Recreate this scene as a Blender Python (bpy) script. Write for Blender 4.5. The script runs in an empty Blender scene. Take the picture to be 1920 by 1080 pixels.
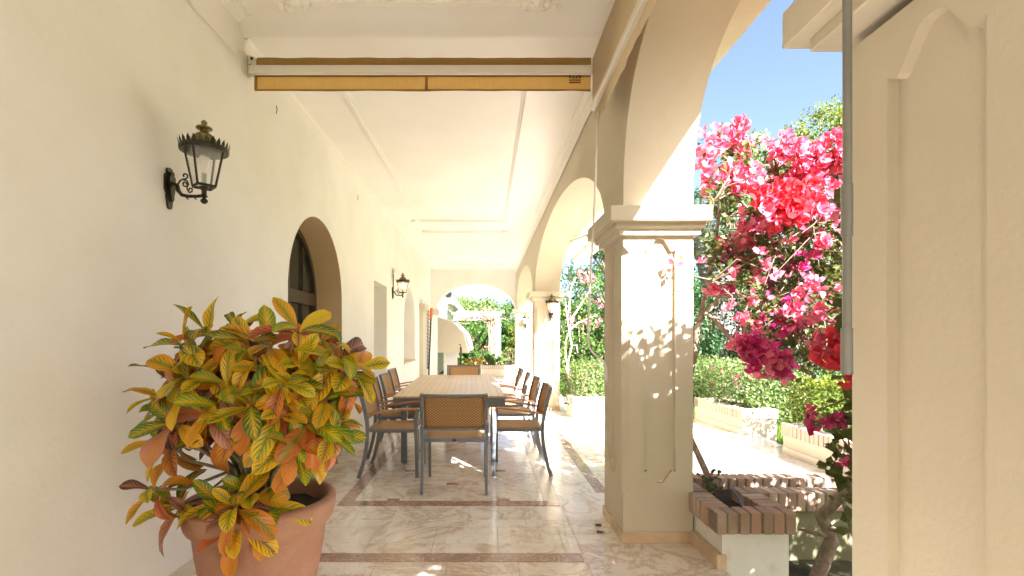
import bpy, math, random
from math import pi, sin, cos, radians, sqrt, atan2, tan
from mathutils import Vector, Matrix, noise
from mathutils.geometry import tessellate_polygon

random.seed(7)
S = bpy.context.scene
COL = S.collection

# ------------------------------------------------------------------ camera, world, sun, exposure
F, CX, CY, H = 945.0, 912.0, 632.0, 1.42            # focal length in px of a 1920 wide frame, vanishing point, eye height
cam_d = bpy.data.cameras.new('camera'); cam = bpy.data.objects.new('camera', cam_d); COL.objects.link(cam)
cam.location = (0, 0, H); cam.rotation_euler = (radians(90), 0, 0)
cam_d.sensor_width = 36; cam_d.lens = 36 * F / 1920
cam_d.shift_x = (960 - CX) / 1920; cam_d.shift_y = (CY - 540) / 1920
cam_d.clip_start = 0.05; cam_d.clip_end = 3000
S.camera = cam

SUN = Vector((1, -1.9, 1.6)).normalized()
w = bpy.data.worlds.new('World'); S.world = w; w.use_nodes = True
nt = w.node_tree; bg = nt.nodes['Background']
sky = nt.nodes.new('ShaderNodeTexSky'); sky.sky_type = 'NISHITA'; sky.sun_disc = False
sky.sun_elevation = math.asin(SUN.z); sky.sun_rotation = atan2(SUN.x, SUN.y)
sky.air_density = 0.8; sky.dust_density = 3.8; sky.ozone_density = 1.0
nt.links.new(sky.outputs[0], bg.inputs[0]); bg.inputs[1].default_value = 0.05
sl = bpy.data.lights.new('sun', 'SUN'); sl.energy = 4.8; sl.angle = radians(0.5); sl.color = (1, .985, .96)
so = bpy.data.objects.new('sun', sl); COL.objects.link(so); so.rotation_euler = SUN.to_track_quat('Z', 'Y').to_euler()
so.location = (6, -11, 12)
S.view_settings.view_transform = 'Standard'; S.view_settings.look = 'None'
S.view_settings.exposure = 3.2; S.view_settings.gamma = 1; S.view_settings.use_curve_mapping = False
S.render.engine = 'CYCLES'
S.cycles.use_denoising = True; S.cycles.max_bounces = 14; S.cycles.diffuse_bounces = 9
S.cycles.glossy_bounces = 4; S.cycles.transmission_bounces = 6; S.cycles.transparent_max_bounces = 8
S.cycles.caustics_reflective = False; S.cycles.caustics_refractive = False; S.cycles.sample_clamp_indirect = 6

def P(px, py, d):
    "point seen at pixel (px, py) of the photograph at depth d"
    return Vector(((px - CX) * d / F, d, H - (py - CY) * d / F))

# ------------------------------------------------------------------ object helpers
def tag(o, label=None, cat=None, group=None, kind=None):
    if label: o['label'] = label
    if cat: o['category'] = cat
    if group: o['group'] = group
    if kind: o['kind'] = kind
    return o
def empty(name, loc, label=None, cat=None, group=None, rz=0):
    o = bpy.data.objects.new(name, None); COL.objects.link(o); o.location = loc; o.rotation_euler.z = rz
    o.empty_display_size = .1
    return tag(o, label, cat, group)
class MB:
    def __init__(s): s.v = []; s.f = []; s.uv = []; s.sm = []; s.col = None
    def add(s, vs, fs, uvs=None, smooth=False):
        n = len(s.v); s.v += [tuple(p) for p in vs]
        for i, f in enumerate(fs):
            s.f.append(tuple(n + k for k in f)); s.sm.append(smooth)
            s.uv.append(uvs[i] if uvs else None)
    def quad(s, a, b, c, d, smooth=False): s.add([a, b, c, d], [(0, 1, 2, 3)], None, smooth)
    def box(s, x0, x1, y0, y1, z0, z1):
        v = [(x, y, z) for x in (x0, x1) for y in (y0, y1) for z in (z0, z1)]
        s.add(v, [(0, 1, 3, 2), (4, 6, 7, 5), (0, 4, 5, 1), (2, 3, 7, 6), (0, 2, 6, 4), (1, 5, 7, 3)])
    def bbox(s, x0, x1, y0, y1, z0, z1, b=.004, jit=0):
        "box with chamfered edges"
        bm = bpy_box(x0, x1, y0, y1, z0, z1, b)
        s.add(*bm)
    def prism(s, poly, axis, a, b):
        "poly: list of 2D points, extruded on axis from a to b"
        def mk(p, t):
            return {'x': (t, p[0], p[1]), 'y': (p[0], t, p[1]), 'z': (p[0], p[1], t)}[axis]
        n = len(poly); v = [mk(p, a) for p in poly] + [mk(p, b) for p in poly]
        f = [(i, (i + 1) % n, n + (i + 1) % n, n + i) for i in range(n)] + [tuple(range(n))[::-1], tuple(range(n, 2 * n))]
        s.add(v, f)
    def tube(s, pts, r, seg=8, cap=True, smooth=True, flat=None):
        "round tube through pts; r number or list; flat=(w,h) gives a rectangular bar"
        pts = [Vector(p) for p in pts]; n = len(pts)
        rs = r if isinstance(r, (list, tuple)) else [r] * n
        up = Vector((0, 0, 1)); t0 = (pts[1] - pts[0]).normalized()
        if abs(t0.dot(up)) > .95: up = Vector((0, 1, 0))
        a = t0.cross(up).normalized(); rings = []
        for i, p in enumerate(pts):
            t = (pts[min(i + 1, n - 1)] - pts[max(i - 1, 0)]).normalized()
            a = (a - t * a.dot(t)); a = a.normalized() if a.length > 1e-6 else t.orthogonal().normalized()
            b = t.cross(a)
            if flat:
                ring = [p + a * (sx * flat[0] / 2) + b * (sy * flat[1] / 2) for sx, sy in ((-1, -1), (1, -1), (1, 1), (-1, 1))]
            else:
                ring = [p + (a * cos(2 * pi * k / seg) + b * sin(2 * pi * k / seg)) * rs[i] for k in range(seg)]
            rings.append(ring)
        m = 4 if flat else seg
        v = [q for ring in rings for q in ring]
        f = [(i * m + k, i * m + (k + 1) % m, (i + 1) * m + (k + 1) % m, (i + 1) * m + k) for i in range(n - 1) for k in range(m)]
        s.add(v, f, None, smooth and not flat)
        if cap:
            s.add(rings[0], [tuple(range(m))[::-1]]); s.add(rings[-1], [tuple(range(m))])
    def lathe(s, prof, c, seg=24, smooth=True, closed=False):
        "prof list of (r,z)"
        n = len(prof); v = [(c[0] + r * cos(2 * pi * k / seg), c[1] + r * sin(2 * pi * k / seg), c[2] + z) for r, z in prof for k in range(seg)]
        f = [(i * seg + k, i * seg + (k + 1) % seg, (i + 1) * seg + (k + 1) % seg, (i + 1) * seg + k) for i in range(n - 1) for k in range(seg)]
        s.add(v, f, None, smooth)
        if prof[0][0] > 1e-4: s.add(v[:seg], [tuple(range(seg))[::-1]])
        if prof[-1][0] > 1e-4: s.add(v[-seg:], [tuple(range(seg))])
    def build(s, name, mat=None, parent=None, loc=None, merge=False):
        me = bpy.data.meshes.new(name); me.from_pydata(s.v, [], s.f)
        me.polygons.foreach_set('use_smooth', s.sm)
        if any(u is not None for u in s.uv):
            L = me.uv_layers.new(name='UVMap'); k = 0; fl = []
            for fi, f in enumerate(s.f):
                u = s.uv[fi]
                for j in range(len(f)): fl += list(u[j]) if u else [0, 0]
            L.data.foreach_set('uv', fl)
        if s.col:
            for nm, data in s.col.items():
                at = me.color_attributes.new(nm, 'FLOAT_COLOR', 'POINT'); at.data.foreach_set('color', [c for q in data for c in q])
        if mat:
            for m in (mat if isinstance(mat, (list, tuple)) else [mat]): me.materials.append(m)
        me.update()
        if merge:
            import bmesh
            bm = bmesh.new(); bm.from_mesh(me); bmesh.ops.remove_doubles(bm, verts=bm.verts, dist=1e-4)
            bmesh.ops.recalc_face_normals(bm, faces=bm.faces); bm.to_mesh(me); bm.free()
        o = bpy.data.objects.new(name, me); COL.objects.link(o)
        if parent: o.parent = parent
        if loc: o.location = loc
        return o
_bb = {}
def bpy_box(x0, x1, y0, y1, z0, z1, b):
    xs, ys, zs = (x0, x1), (y0, y1), (z0, z1); v = []; idx = {}
    for i in (0, 1):
        for j in (0, 1):
            for k in (0, 1):
                sx, sy, sz = (1 - 2 * i), (1 - 2 * j), (1 - 2 * k)
                p = (xs[i], ys[j], zs[k])
                idx[i, j, k, 'x'] = len(v); v.append((p[0], p[1] + sy * b, p[2] + sz * b))
                idx[i, j, k, 'y'] = len(v); v.append((p[0] + sx * b, p[1], p[2] + sz * b))
                idx[i, j, k, 'z'] = len(v); v.append((p[0] + sx * b, p[1] + sy * b, p[2]))
    f = []
    for i in (0, 1):
        q = [idx[i, 0, 0, 'x'], idx[i, 1, 0, 'x'], idx[i, 1, 1, 'x'], idx[i, 0, 1, 'x']]; f.append(tuple(q if i else q[::-1]))
        q = [idx[0, i, 0, 'y'], idx[1, i, 0, 'y'], idx[1, i, 1, 'y'], idx[0, i, 1, 'y']]; f.append(tuple(q[::-1] if i else q))
        q = [idx[0, 0, i, 'z'], idx[1, 0, i, 'z'], idx[1, 1, i, 'z'], idx[0, 1, i, 'z']]; f.append(tuple(q if i else q[::-1]))
    for a in (0, 1):
        for c in (0, 1):
            f.append((idx[a, c, 0, 'x'], idx[a, c, 1, 'x'], idx[a, c, 1, 'y'], idx[a, c, 0, 'y']))
            f.append((idx[a, 0, c, 'x'], idx[a, 1, c, 'x'], idx[a, 1, c, 'z'], idx[a, 0, c, 'z']))
            f.append((idx[0, a, c, 'y'], idx[1, a, c, 'y'], idx[1, a, c, 'z'], idx[0, a, c, 'z']))
            for k in (0, 1): f.append((idx[a, c, k, 'x'], idx[a, c, k, 'y'], idx[a, c, k, 'z'])) if k == 0 else None
    for a in (0, 1):
        for c in (0, 1): f.append((idx[a, c, 1, 'x'], idx[a, c, 1, 'y'], idx[a, c, 1, 'z']))
    return v, f
def copy_tree(o, parent=None):
    c = o.copy(); COL.objects.link(c)
    if parent: c.parent = parent
    for ch in list(o.children): copy_tree(ch, c)
    return c
def rnd(a, b): return random.uniform(a, b)

# ------------------------------------------------------------------ material helpers
class NT:
    def __init__(s, name):
        s.m = bpy.data.materials.new(name); s.m.use_nodes = True; s.t = s.m.node_tree
        s.b = s.t.nodes['Principled BSDF']; s.out = s.t.nodes['Material Output']
    def n(s, typ, **kw):
        nd = s.t.nodes.new('ShaderNode' + typ)
        for k, v in kw.items():
            if k in nd.inputs if isinstance(k, str) and not hasattr(nd, k) else False: nd.inputs[k].default_value = v
            else: setattr(nd, k, v)
        return nd
    def l(s, a, b): s.t.links.new(a, b)
    def math(s, op, a, b=None, c=None, clamp=False):
        nd = s.t.nodes.new('ShaderNodeMath'); nd.operation = op; nd.use_clamp = clamp
        for i, q in enumerate((a, b, c)):
            if q is None: continue
            if isinstance(q, (int, float)): nd.inputs[i].default_value = q
            else: s.l(q, nd.inputs[i])
        return nd.outputs[0]
    def mix(s, fac, a, b, typ='MIX'):
        nd = s.t.nodes.new('ShaderNodeMix'); nd.data_type = 'RGBA'; nd.blend_type = typ
        for sock, q in ((nd.inputs[0], fac), (nd.inputs[6], a), (nd.inputs[7], b)):
            if isinstance(q, (int, float)): sock.default_value = q
            elif isinstance(q, tuple): sock.default_value = (*q, 1) if len(q) == 3 else q
            else: s.l(q, sock)
        return nd.outputs[2]
    def noise(s, scale, detail=4, rough=.5, vec=None, dist=0):
        nd = s.t.nodes.new('ShaderNodeTexNoise'); nd.inputs['Scale'].default_value = scale
        nd.inputs['Detail'].default_value = detail; nd.inputs['Roughness'].default_value = rough; nd.inputs['Distortion'].default_value = dist
        if vec: s.l(vec, nd.inputs['Vector'])
        return nd
    def ramp(s, fac, stops, interp='LINEAR'):
        nd = s.t.nodes.new('ShaderNodeValToRGB'); cr = nd.color_ramp; cr.interpolation = interp
        while len(cr.elements) < len(stops): cr.elements.new(.5)
        for e, (p, c) in zip(cr.elements, stops):
            e.position = p; e.color = (*c, 1) if isinstance(c, tuple) else (c, c, c, 1)
        s.l(fac, nd.inputs[0]); return nd.outputs[0]
    def pos(s, obj=True):
        if obj:
            return s.t.nodes.new('ShaderNodeTexCoord').outputs['Object']
        return s.t.nodes.new('ShaderNodeNewGeometry').outputs['Position']
    def bump(s, h, strength=.3, dist=.01):
        nd = s.t.nodes.new('ShaderNodeBump'); nd.inputs['Strength'].default_value = strength; nd.inputs['Distance'].default_value = dist
        s.l(h, nd.inputs['Height']); s.l(nd.outputs[0], s.b.inputs['Normal']); return nd
    def set(s, **kw):
        for k, v in kw.items():
            k = {'rough': 'Roughness', 'metal': 'Metallic', 'spec': 'Specular IOR Level', 'col': 'Base Color', 'alpha': 'Alpha', 'ior': 'IOR', 'coat': 'Coat Weight'}.get(k, k)
            if isinstance(v, tuple): s.b.inputs[k].default_value = (*v, 1)
            elif isinstance(v, (int, float)): s.b.inputs[k].default_value = v
            else: s.l(v, s.b.inputs[k])
        return s

def plaster(name, col, var=.06, bump=.35, stain=None):
    t = NT(name); p = t.pos(False)
    n1 = t.noise(1.3, 5, .6, p); n2 = t.noise(55, 3, .6, p); n3 = t.noise(14, 4, .55, p)
    dark = tuple(c * (1 - 2 * var) * k for c, k in zip(col, (1, .985, .95)))
    c = t.mix(t.ramp(n1.outputs[0], [(.35, 0.), (.7, 1.)]), col, dark)
    if stain:
        c = t.mix(t.math('MULTIPLY', t.ramp(n3.outputs[0], [(.55, 0.), (.75, 1.)]), .35), c, stain)
    h = t.math('ADD', t.math('MULTIPLY', n2.outputs[0], .35), t.math('MULTIPLY', n3.outputs[0], .9))
    t.bump(h, bump, .006); t.set(col=c, rough=.85, spec=.2); return t.m
M = {}
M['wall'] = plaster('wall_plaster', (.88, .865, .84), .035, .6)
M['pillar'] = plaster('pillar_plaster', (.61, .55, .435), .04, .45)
M['ceiling'] = plaster('ceiling_paint', (.88, .86, .825), .02, .15)
M['planterwall'] = plaster('planter_paint', (.78, .77, .72), .05, .4, (.45, .42, .33))
M['stonewhite'] = plaster('white_stone', (.75, .74, .70), .1, .9)

def marble():
    t = NT('cream_marble'); p = t.pos(False)
    sep = t.n('SeparateXYZ'); t.l(p, sep.inputs[0])
    # each slab gets its own offset into the veining
    def cell(o, s, off): return t.math('FLOOR', t.math('DIVIDE', t.math('ADD', o, off), s))
    cx = cell(sep.outputs[0], .45, .28); cy = cell(sep.outputs[1], .45, .13)
    cb = t.n('CombineXYZ'); t.l(cx, cb.inputs[0]); t.l(cy, cb.inputs[1])
    wn = t.n('TexWhiteNoise'); wn.noise_dimensions = '3D'; t.l(cb.outputs[0], wn.inputs[0])
    vs = t.n('VectorMath'); vs.operation = 'SCALE'; vs.inputs['Scale'].default_value = 5; t.l(wn.outputs['Color'], vs.inputs[0])
    va = t.n('VectorMath'); va.operation = 'ADD'; t.l(p, va.inputs[0]); t.l(vs.outputs[0], va.inputs[1])
    v = va.outputs[0]
    n1 = t.noise(1.7, 7, .62, v, 1.4); n2 = t.noise(3.2, 8, .65, v, 2.2); n3 = t.noise(2.2, 5, .6, v, .8)
    vein = t.ramp(t.math('ABSOLUTE', t.math('SUBTRACT', n1.outputs[0], .5)), [(0, 1.), (.018, .45), (.06, 0.)])
    vein2 = t.ramp(t.math('ABSOLUTE', t.math('SUBTRACT', n2.outputs[0], .52)), [(0, 1.), (.012, 0.)])
    patch = t.ramp(n3.outputs[0], [(.56, 0.), (.72, 1.)])
    c = t.mix(t.noise(.9, 3, .5, v).outputs[0], (.77, .73, .66), (.85, .82, .77))
    c = t.mix(t.math('MULTIPLY', patch, .55), c, (.62, .46, .31))
    c = t.mix(t.math('MULTIPLY', vein, .75), c, (.50, .34, .20))
    c = t.mix(t.math('MULTIPLY', vein2, .55), c, (.42, .30, .20))
    c = t.mix(t.math('MULTIPLY', wn.outputs[0], .16), c, (.60, .50, .38))
    rg = t.math('MULTIPLY_ADD', t.noise(9, 4, .6, p).outputs[0], .16, .10)
    t.set(col=c, rough=rg, spec=.5)
    t.bump(t.noise(3, 2, .5, p).outputs[0], .05, .004); return t.m
def rosemarble():
    t = NT('rose_marble'); p = t.pos(False)
    n1 = t.noise(6, 7, .65, p, 2); n2 = t.noise(3, 5, .6, p, .5); n4 = t.noise(2.3, 2, .5, p)
    c = t.mix(t.ramp(n2.outputs[0], [(.35, 0.), (.65, 1.)]), (.25, .14, .105), (.40, .26, .20))
    c = t.mix(t.ramp(t.math('ABSOLUTE', t.math('SUBTRACT', n1.outputs[0], .5)), [(0, .85), (.02, 0.)]), c, (.72, .62, .52))
    c = t.mix(t.math('MULTIPLY', t.ramp(n4.outputs[0], [(.5, 0.), (.7, 1.)]), .35), c, (.55, .43, .34))
    t.set(col=c, rough=.16, spec=.5); return t.m
M['marble'] = marble(); M['rose'] = rosemarble()
def simple(name, col, rough=.5, metal=0, spec=.5, var=.1, scale=8, bump=0):
    t = NT(name); n = t.noise(scale, 5, .6, t.pos())
    c = t.mix(t.ramp(n.outputs[0], [(.3, 0.), (.7, 1.)]), tuple(q * (1 + var) for q in col), tuple(q * (1 - var) for q in col))
    t.set(col=c, rough=rough, metal=metal, spec=spec)
    if bump: t.bump(n.outputs[0], bump, .01)
    return t.m
M['joint'] = simple('tile_joint', (.40, .32, .24), .8)
M['plinth'] = simple('beige_marble_plinth', (.58, .44, .30), .25, var=.22, scale=5)
M['plinthpale'] = simple('pale_marble_skirting', (.72, .65, .53), .3, var=.1, scale=5)
M['greymetal'] = simple('grey_powder_coat', (.17, .185, .205), .38, .35, var=.05)
M['whitemetal'] = simple('cream_metal', (.70, .66, .58), .4, .1, var=.04)
M['rod'] = simple('grey_rod_paint', (.21, .205, .19), .45, .1, var=.08)
M['iron'] = simple('dark_bronze_iron', (.045, .040, .028), .35, .7, var=.35, scale=25)
M['bronze'] = simple('worn_bronze', (.20, .15, .06), .4, .7, var=.35, scale=30)
M['darkmetal'] = simple('dark_fitting', (.05, .055, .035), .4, .5)
M['darkwood'] = simple('dark_stained_wood', (.055, .035, .02), .35, var=.4, scale=14)
M['soil'] = simple('potting_soil', (.035, .024, .017), .95, var=.6, scale=60, bump=1)
M['orange'] = simple('orange_plastic', (.85, .16, .03), .5)
M['black'] = simple('black_rubber', (.02, .02, .02), .5)
M['door'] = simple('grey_painted_door', (.52, .50, .46), .5)
M['bark'] = simple('brown_bark', (.16, .115, .075), .9, var=.4, scale=30, bump=.8)
M['palebark'] = simple('pale_bark', (.42, .35, .27), .9, var=.35, scale=25, bump=.8)
M['blackpipe'] = simple('dark_blue_pipe', (.03, .045, .08), .4)
M['redmark'] = simple('red_print', (.25, .02, .015), .8)
M['darkmark'] = simple('dark_print', (.05, .02, .015), .8)
M['whitemark'] = simple('white_print', (.75, .72, .68), .8)

def terracotta():
    t = NT('terracotta'); p = t.pos(False)
    n = t.noise(3, 5, .6, p); n2 = t.noise(60, 3, .6, p)
    sep = t.n('SeparateXYZ'); t.l(p, sep.inputs[0])
    ringn = t.noise(1, 3, .5); cb = t.n('CombineXYZ'); t.l(t.math('MULTIPLY', sep.outputs[2], 70), cb.inputs[2]); t.l(cb.outputs[0], ringn.inputs['Vector'])
    c = t.mix(t.ramp(n.outputs[0], [(.3, 0.), (.75, 1.)]), (.30, .14, .085), (.38, .215, .145))
    c = t.mix(t.math('MULTIPLY', t.ramp(n2.outputs[0], [(.6, 0.), (.8, 1.)]), .3), c, (.6, .42, .32))
    n3 = t.noise(1.6, 6, .7, p); c = t.mix(t.math('MULTIPLY', t.ramp(n3.outputs[0], [(.5, 0.), (.68, 1.)]), .35), c, (.50, .36, .28))
    t.set(col=c, rough=.75, spec=.3)
    t.bump(t.math('ADD', t.math('MULTIPLY', ringn.outputs[0], .6), t.math('MULTIPLY', n2.outputs[0], .2)), .35, .006); return t.m
M['terracotta'] = terracotta()
def brickmat():
    t = NT('pink_brown_brick'); p = t.pos(False)
    at = t.n('Attribute'); at.attribute_name = 'tint'
    n = t.noise(30, 4, .6, p); n2 = t.noise(6, 3, .5, p)
    c = t.mix(t.ramp(n.outputs[0], [(.3, 0.), (.75, 1.)]), at.outputs[0], (.36, .28, .21))
    c = t.mix(.3, c, at.outputs[0]); c = t.mix(t.math('MULTIPLY', t.ramp(n2.outputs[0], [(.5, 0.), (.7, 1.)]), .35), c, (.55, .48, .40))
    t.set(col=c, rough=.85, spec=.25); t.bump(n.outputs[0], .6, .004); return t.m
M['brick'] = brickmat()
M['mortar'] = simple('dark_mortar', (.20, .16, .12), .95, var=.3, scale=40)
def woodtop():
    t = NT('teak_slats'); p = t.pos(); sep = t.n('SeparateXYZ'); t.l(p, sep.inputs[0])
    fx = t.math('FRACT', t.math('DIVIDE', t.math('ADD', sep.outputs[0], 5), .075))
    gap = t.math('LESS_THAN', fx, .06)
    idx = t.math('FLOOR', t.math('DIVIDE', t.math('ADD', sep.outputs[0], 5), .075))
    wn = t.n('TexWhiteNoise'); wn.noise_dimensions = '1D'; t.l(idx, wn.inputs['W'])
    cb = t.n('CombineXYZ'); t.l(t.math('MULTIPLY', sep.outputs[0], 60), cb.inputs[0]); t.l(t.math('MULTIPLY', sep.outputs[1], 3), cb.inputs[1])
    g = t.noise(1, 5, .6, cb.outputs[0])
    c = t.mix(g.outputs[0], (.50, .36, .22), (.62, .48, .33)); c = t.mix(t.math('MULTIPLY', wn.outputs[0], .3), c, (.42, .30, .19))
    c = t.mix(gap, c, (.27, .19, .12)); t.set(col=c, rough=.38, spec=.4); return t.m
M['teak'] = woodtop()
M['armwood'] = simple('reddish_teak', (.42, .19, .09), .4, var=.2, scale=20)
def wicker():
    t = NT('woven_wicker'); uv = t.n('UVMap'); sep = t.n('SeparateXYZ'); t.l(uv.outputs[0], sep.inputs[0])
    sx = t.math('MULTIPLY', sep.outputs[0], pi / .016); sy = t.math('MULTIPLY', sep.outputs[1], pi / .012)
    a = t.math('SINE', sx); row = t.math('FLOOR', t.math('DIVIDE', sep.outputs[1], .012))
    b = t.math('SINE', t.math('ADD', sx, t.math('MULTIPLY', row, pi)))
    h = t.math('MULTIPLY', t.math('MULTIPLY_ADD', b, .5, .5), t.math('ABSOLUTE', t.math('SINE', sy)))
    n = t.noise(40, 3, .6, t.pos())
    c = t.mix(t.ramp(h, [(.05, 0.), (.5, 1.)]), (.20, .09, .025), (.76, .52, .27)); c = t.mix(t.math('MULTIPLY', n.outputs[0], .3), c, (.45, .24, .08))
    t.set(col=c, rough=.55, spec=.35); t.bump(h, .8, .004)
    tr = t.n('BsdfTranslucent'); tr.inputs[0].default_value = (.65, .33, .09, 1)
    mx = t.n('MixShader'); mx.inputs[0].default_value = .22
    t.l(t.b.outputs[0], mx.inputs[1]); t.l(tr.outputs[0], mx.inputs[2]); t.l(mx.outputs[0], t.out.inputs[0]); return t.m
M['wicker'] = wicker()
def fabric(name, col, tcol, tw=.35):
    t = NT(name); p = t.pos(False); sep = t.n('SeparateXYZ'); t.l(p, sep.inputs[0])
    cb = t.n('CombineXYZ'); t.l(t.math('MULTIPLY', sep.outputs[0], 120), cb.inputs[0]); t.l(t.math('MULTIPLY', sep.outputs[1], 120), cb.inputs[1]); t.l(t.math('MULTIPLY', sep.outputs[2], 12), cb.inputs[2])
    n = t.noise(1, 4, .6, cb.outputs[0]); c = t.mix(t.ramp(n.outputs[0], [(.35, 0.), (.7, 1.)]), col, tuple(q * .82 for q in col))
    t.set(col=c, rough=.85, spec=.15); t.bump(n.outputs[0], .3, .003)
    tr = t.n('BsdfTranslucent'); tr.inputs[0].default_value = (*tcol, 1)
    mx = t.n('MixShader'); mx.inputs[0].default_value = tw
    t.l(t.b.outputs[0], mx.inputs[1]); t.l(tr.outputs[0], mx.inputs[2]); t.l(mx.outputs[0], t.out.inputs[0]); return t.m
M['backlit_gold'] = fabric('backlit_gold_cloth', (.66, .45, .17), (.8, .5, .15))  # cream cloth coloured golden, the backlight painted into its base tone
M['hem'] = fabric('brown_hem_tape', (.36, .21, .07), (.4, .2, .05), .2)
M['beige'] = fabric('beige_awning_cloth', (.60, .50, .35), (.7, .55, .35))
M['cream'] = fabric('cream_awning_cloth', (.74, .68, .56), (.8, .7, .5))
def glass():
    t = NT('lamp_glass'); t.set(col=(.95, .97, .95), rough=.03, alpha=.22, spec=.8); return t.m
M['glass'] = glass()
def paneglass():
    t = NT('dark_window_glass'); t.set(col=(.03, .035, .03), rough=.04, spec=.8); return t.m
M['pane'] = paneglass()
def bulb(name, e, col):
    t = NT(name); t.set(col=(.9, .88, .8), rough=.3)
    t.b.inputs['Emission Color'].default_value = (*col, 1); t.b.inputs['Emission Strength'].default_value = e; return t.m
M['bulb'] = bulb('lit_bulb', 2.2, (1, .55, .25)); M['bulboff'] = bulb('unlit_bulb', 0, (1, 1, 1))
M['socket'] = simple('candle_tube', (.45, .50, .38), .5)

def leafmat(name, col, col2, trans=.35, tcol=None, rough=.45, spec=.4):
    "foliage with per-leaf variation stored in the 'tint' attribute (r: random 0..1)"
    t = NT(name); at = t.n('Attribute'); at.attribute_name = 'tint'
    sep = t.n('SeparateColor'); t.l(at.outputs[0], sep.inputs[0])
    c = t.mix(sep.outputs[0], col, col2)
    t.set(col=c, rough=rough, spec=spec)
    tr = t.n('BsdfTranslucent'); tc = tcol or tuple(min(1, q * 1.6) for q in col2)
    t.l(t.mix(sep.outputs[0], tuple(q * .7 for q in tc), tc), tr.inputs[0])
    mx = t.n('MixShader'); mx.inputs[0].default_value = trans
    t.l(t.b.outputs[0], mx.inputs[1]); t.l(tr.outputs[0], mx.inputs[2]); t.l(mx.outputs[0], t.out.inputs[0]); return t.m
M['leafmid'] = leafmat('mid_green_leaf', (.022, .06, .012), (.075, .14, .02))
M['leafdark'] = leafmat('dark_green_leaf', (.010, .035, .012), (.035, .085, .022), .25)
M['leafpale'] = leafmat('pale_green_leaf', (.055, .095, .025), (.15, .20, .06))
M['leaflime'] = leafmat('yellow_green_leaf', (.06, .10, .012), (.18, .21, .02))
M['leafolive'] = leafmat('olive_leaf', (.05, .06, .02), (.13, .12, .04))
M['yellowflower'] = leafmat('yellow_flowers', (.45, .28, .01), (.75, .50, .02))
M['bract'] = leafmat('pink_bracts', (.62, .07, .16), (.90, .36, .46), .42, (.90, .22, .33), .5, .25)
M['bractmag'] = leafmat('magenta_bracts', (.55, .035, .13), (.80, .16, .32), .42, (.7, .03, .3), .5, .25)
M['bractor'] = leafmat('coral_bracts', (.60, .03, .07), (.82, .10, .16), .42, (.9, .09, .10), .5, .25)
M['bougleaf'] = leafmat('bougainvillea_leaf', (.02, .045, .010), (.10, .12, .025))
M['palmleaf'] = leafmat('palm_frond_green', (.03, .06, .03), (.08, .13, .07), .2)
M['grassblade'] = leafmat('grass_blades', (.04, .09, .01), (.14, .19, .03))

# ------------------------------------------------------------------ leaf clouds
def leaf(mb, p, nrm, size, asp=.6, fold=.15, roll=None):
    nrm = nrm.normalized(); a = nrm.orthogonal().normalized()
    a = Matrix.Rotation(rnd(0, 2 * pi) if roll is None else roll, 3, nrm) @ a; b = nrm.cross(a)
    L = size; W = size * asp / 2; u = nrm * (fold * size)
    v = [p, p + a * L * .5 + b * W + u * .5, p + a * L + u * .1, p + a * L * .5 - b * W + u * .5]
    v = [tuple(q) for q in v]; n = len(mb.v); mb.v += v
    mb.f.append((n, n + 1, n + 2)); mb.f.append((n, n + 2, n + 3)); mb.uv += [None, None]; mb.sm += [False, False]
    r = random.random(); mb.col['tint'] += [(r, r, r, 1)] * 4
def leafmb():
    m = MB(); m.col = {'tint': []}; return m
def rvec():
    while True:
        v = Vector((rnd(-1, 1), rnd(-1, 1), rnd(-1, 1)))
        if .05 < v.length < 1: return v.normalized()
def clump(mb, c, rad, n, size, shell=.45, up=.5, asp=.6):
    for _ in range(n):
        d = rvec(); r = (random.random() ** shell)
        p = Vector((c[0] + d.x * rad[0] * r, c[1] + d.y * rad[1] * r, c[2] + d.z * rad[2] * r))
        leaf(mb, p, (d + rvec() * .8 + Vector((0, 0, up))), size * rnd(.6, 1.25), asp)

def merge_tint(mb):  # keep the tint list in step when solid geometry is mixed in
    k = len(mb.v) - len(mb.col['tint'])
    mb.col['tint'] += [(.5, .5, .5, 1)] * k

def tree(name, base, height, trunk_h, crown, n_clumps, leaf_size, per, mat, label, cat='tree', group=None, tr=.2, bark='bark', seed=1, lean=(0, 0), shape=1.0):
    random.seed(seed); base = Vector(base)
    t = empty(name, base, label, cat, group)
    mb = MB(); top = Vector((lean[0], lean[1], trunk_h))
    pts = [Vector((0, 0, -.1)), Vector((lean[0] * .3, lean[1] * .3, trunk_h * .5)), top]
    mb.tube(pts, [tr, tr * .75, tr * .55], 8)
    lm = leafmb(); cc = Vector((lean[0], lean[1], (trunk_h + height) / 2)); rz = (height - trunk_h) / 2 * 1.08
    for i in range(n_clumps):
        d = rvec(); r = rnd(.35, 1.0) ** .7
        c = cc + Vector((d.x * crown * r, d.y * crown * r, d.z * rz * r * shape))
        s = crown * rnd(.22, .42)
        mb.tube([top * rnd(.75, 1), (top + c) / 2 + rvec() * crown * .08, c], [tr * .35, tr * .2, tr * .07], 5, cap=False)
        clump(lm, c, (s, s, s * .75), per, leaf_size)
    mb.build('trunk', M[bark], t); lm.build('crown', M[mat], t); return t

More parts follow.
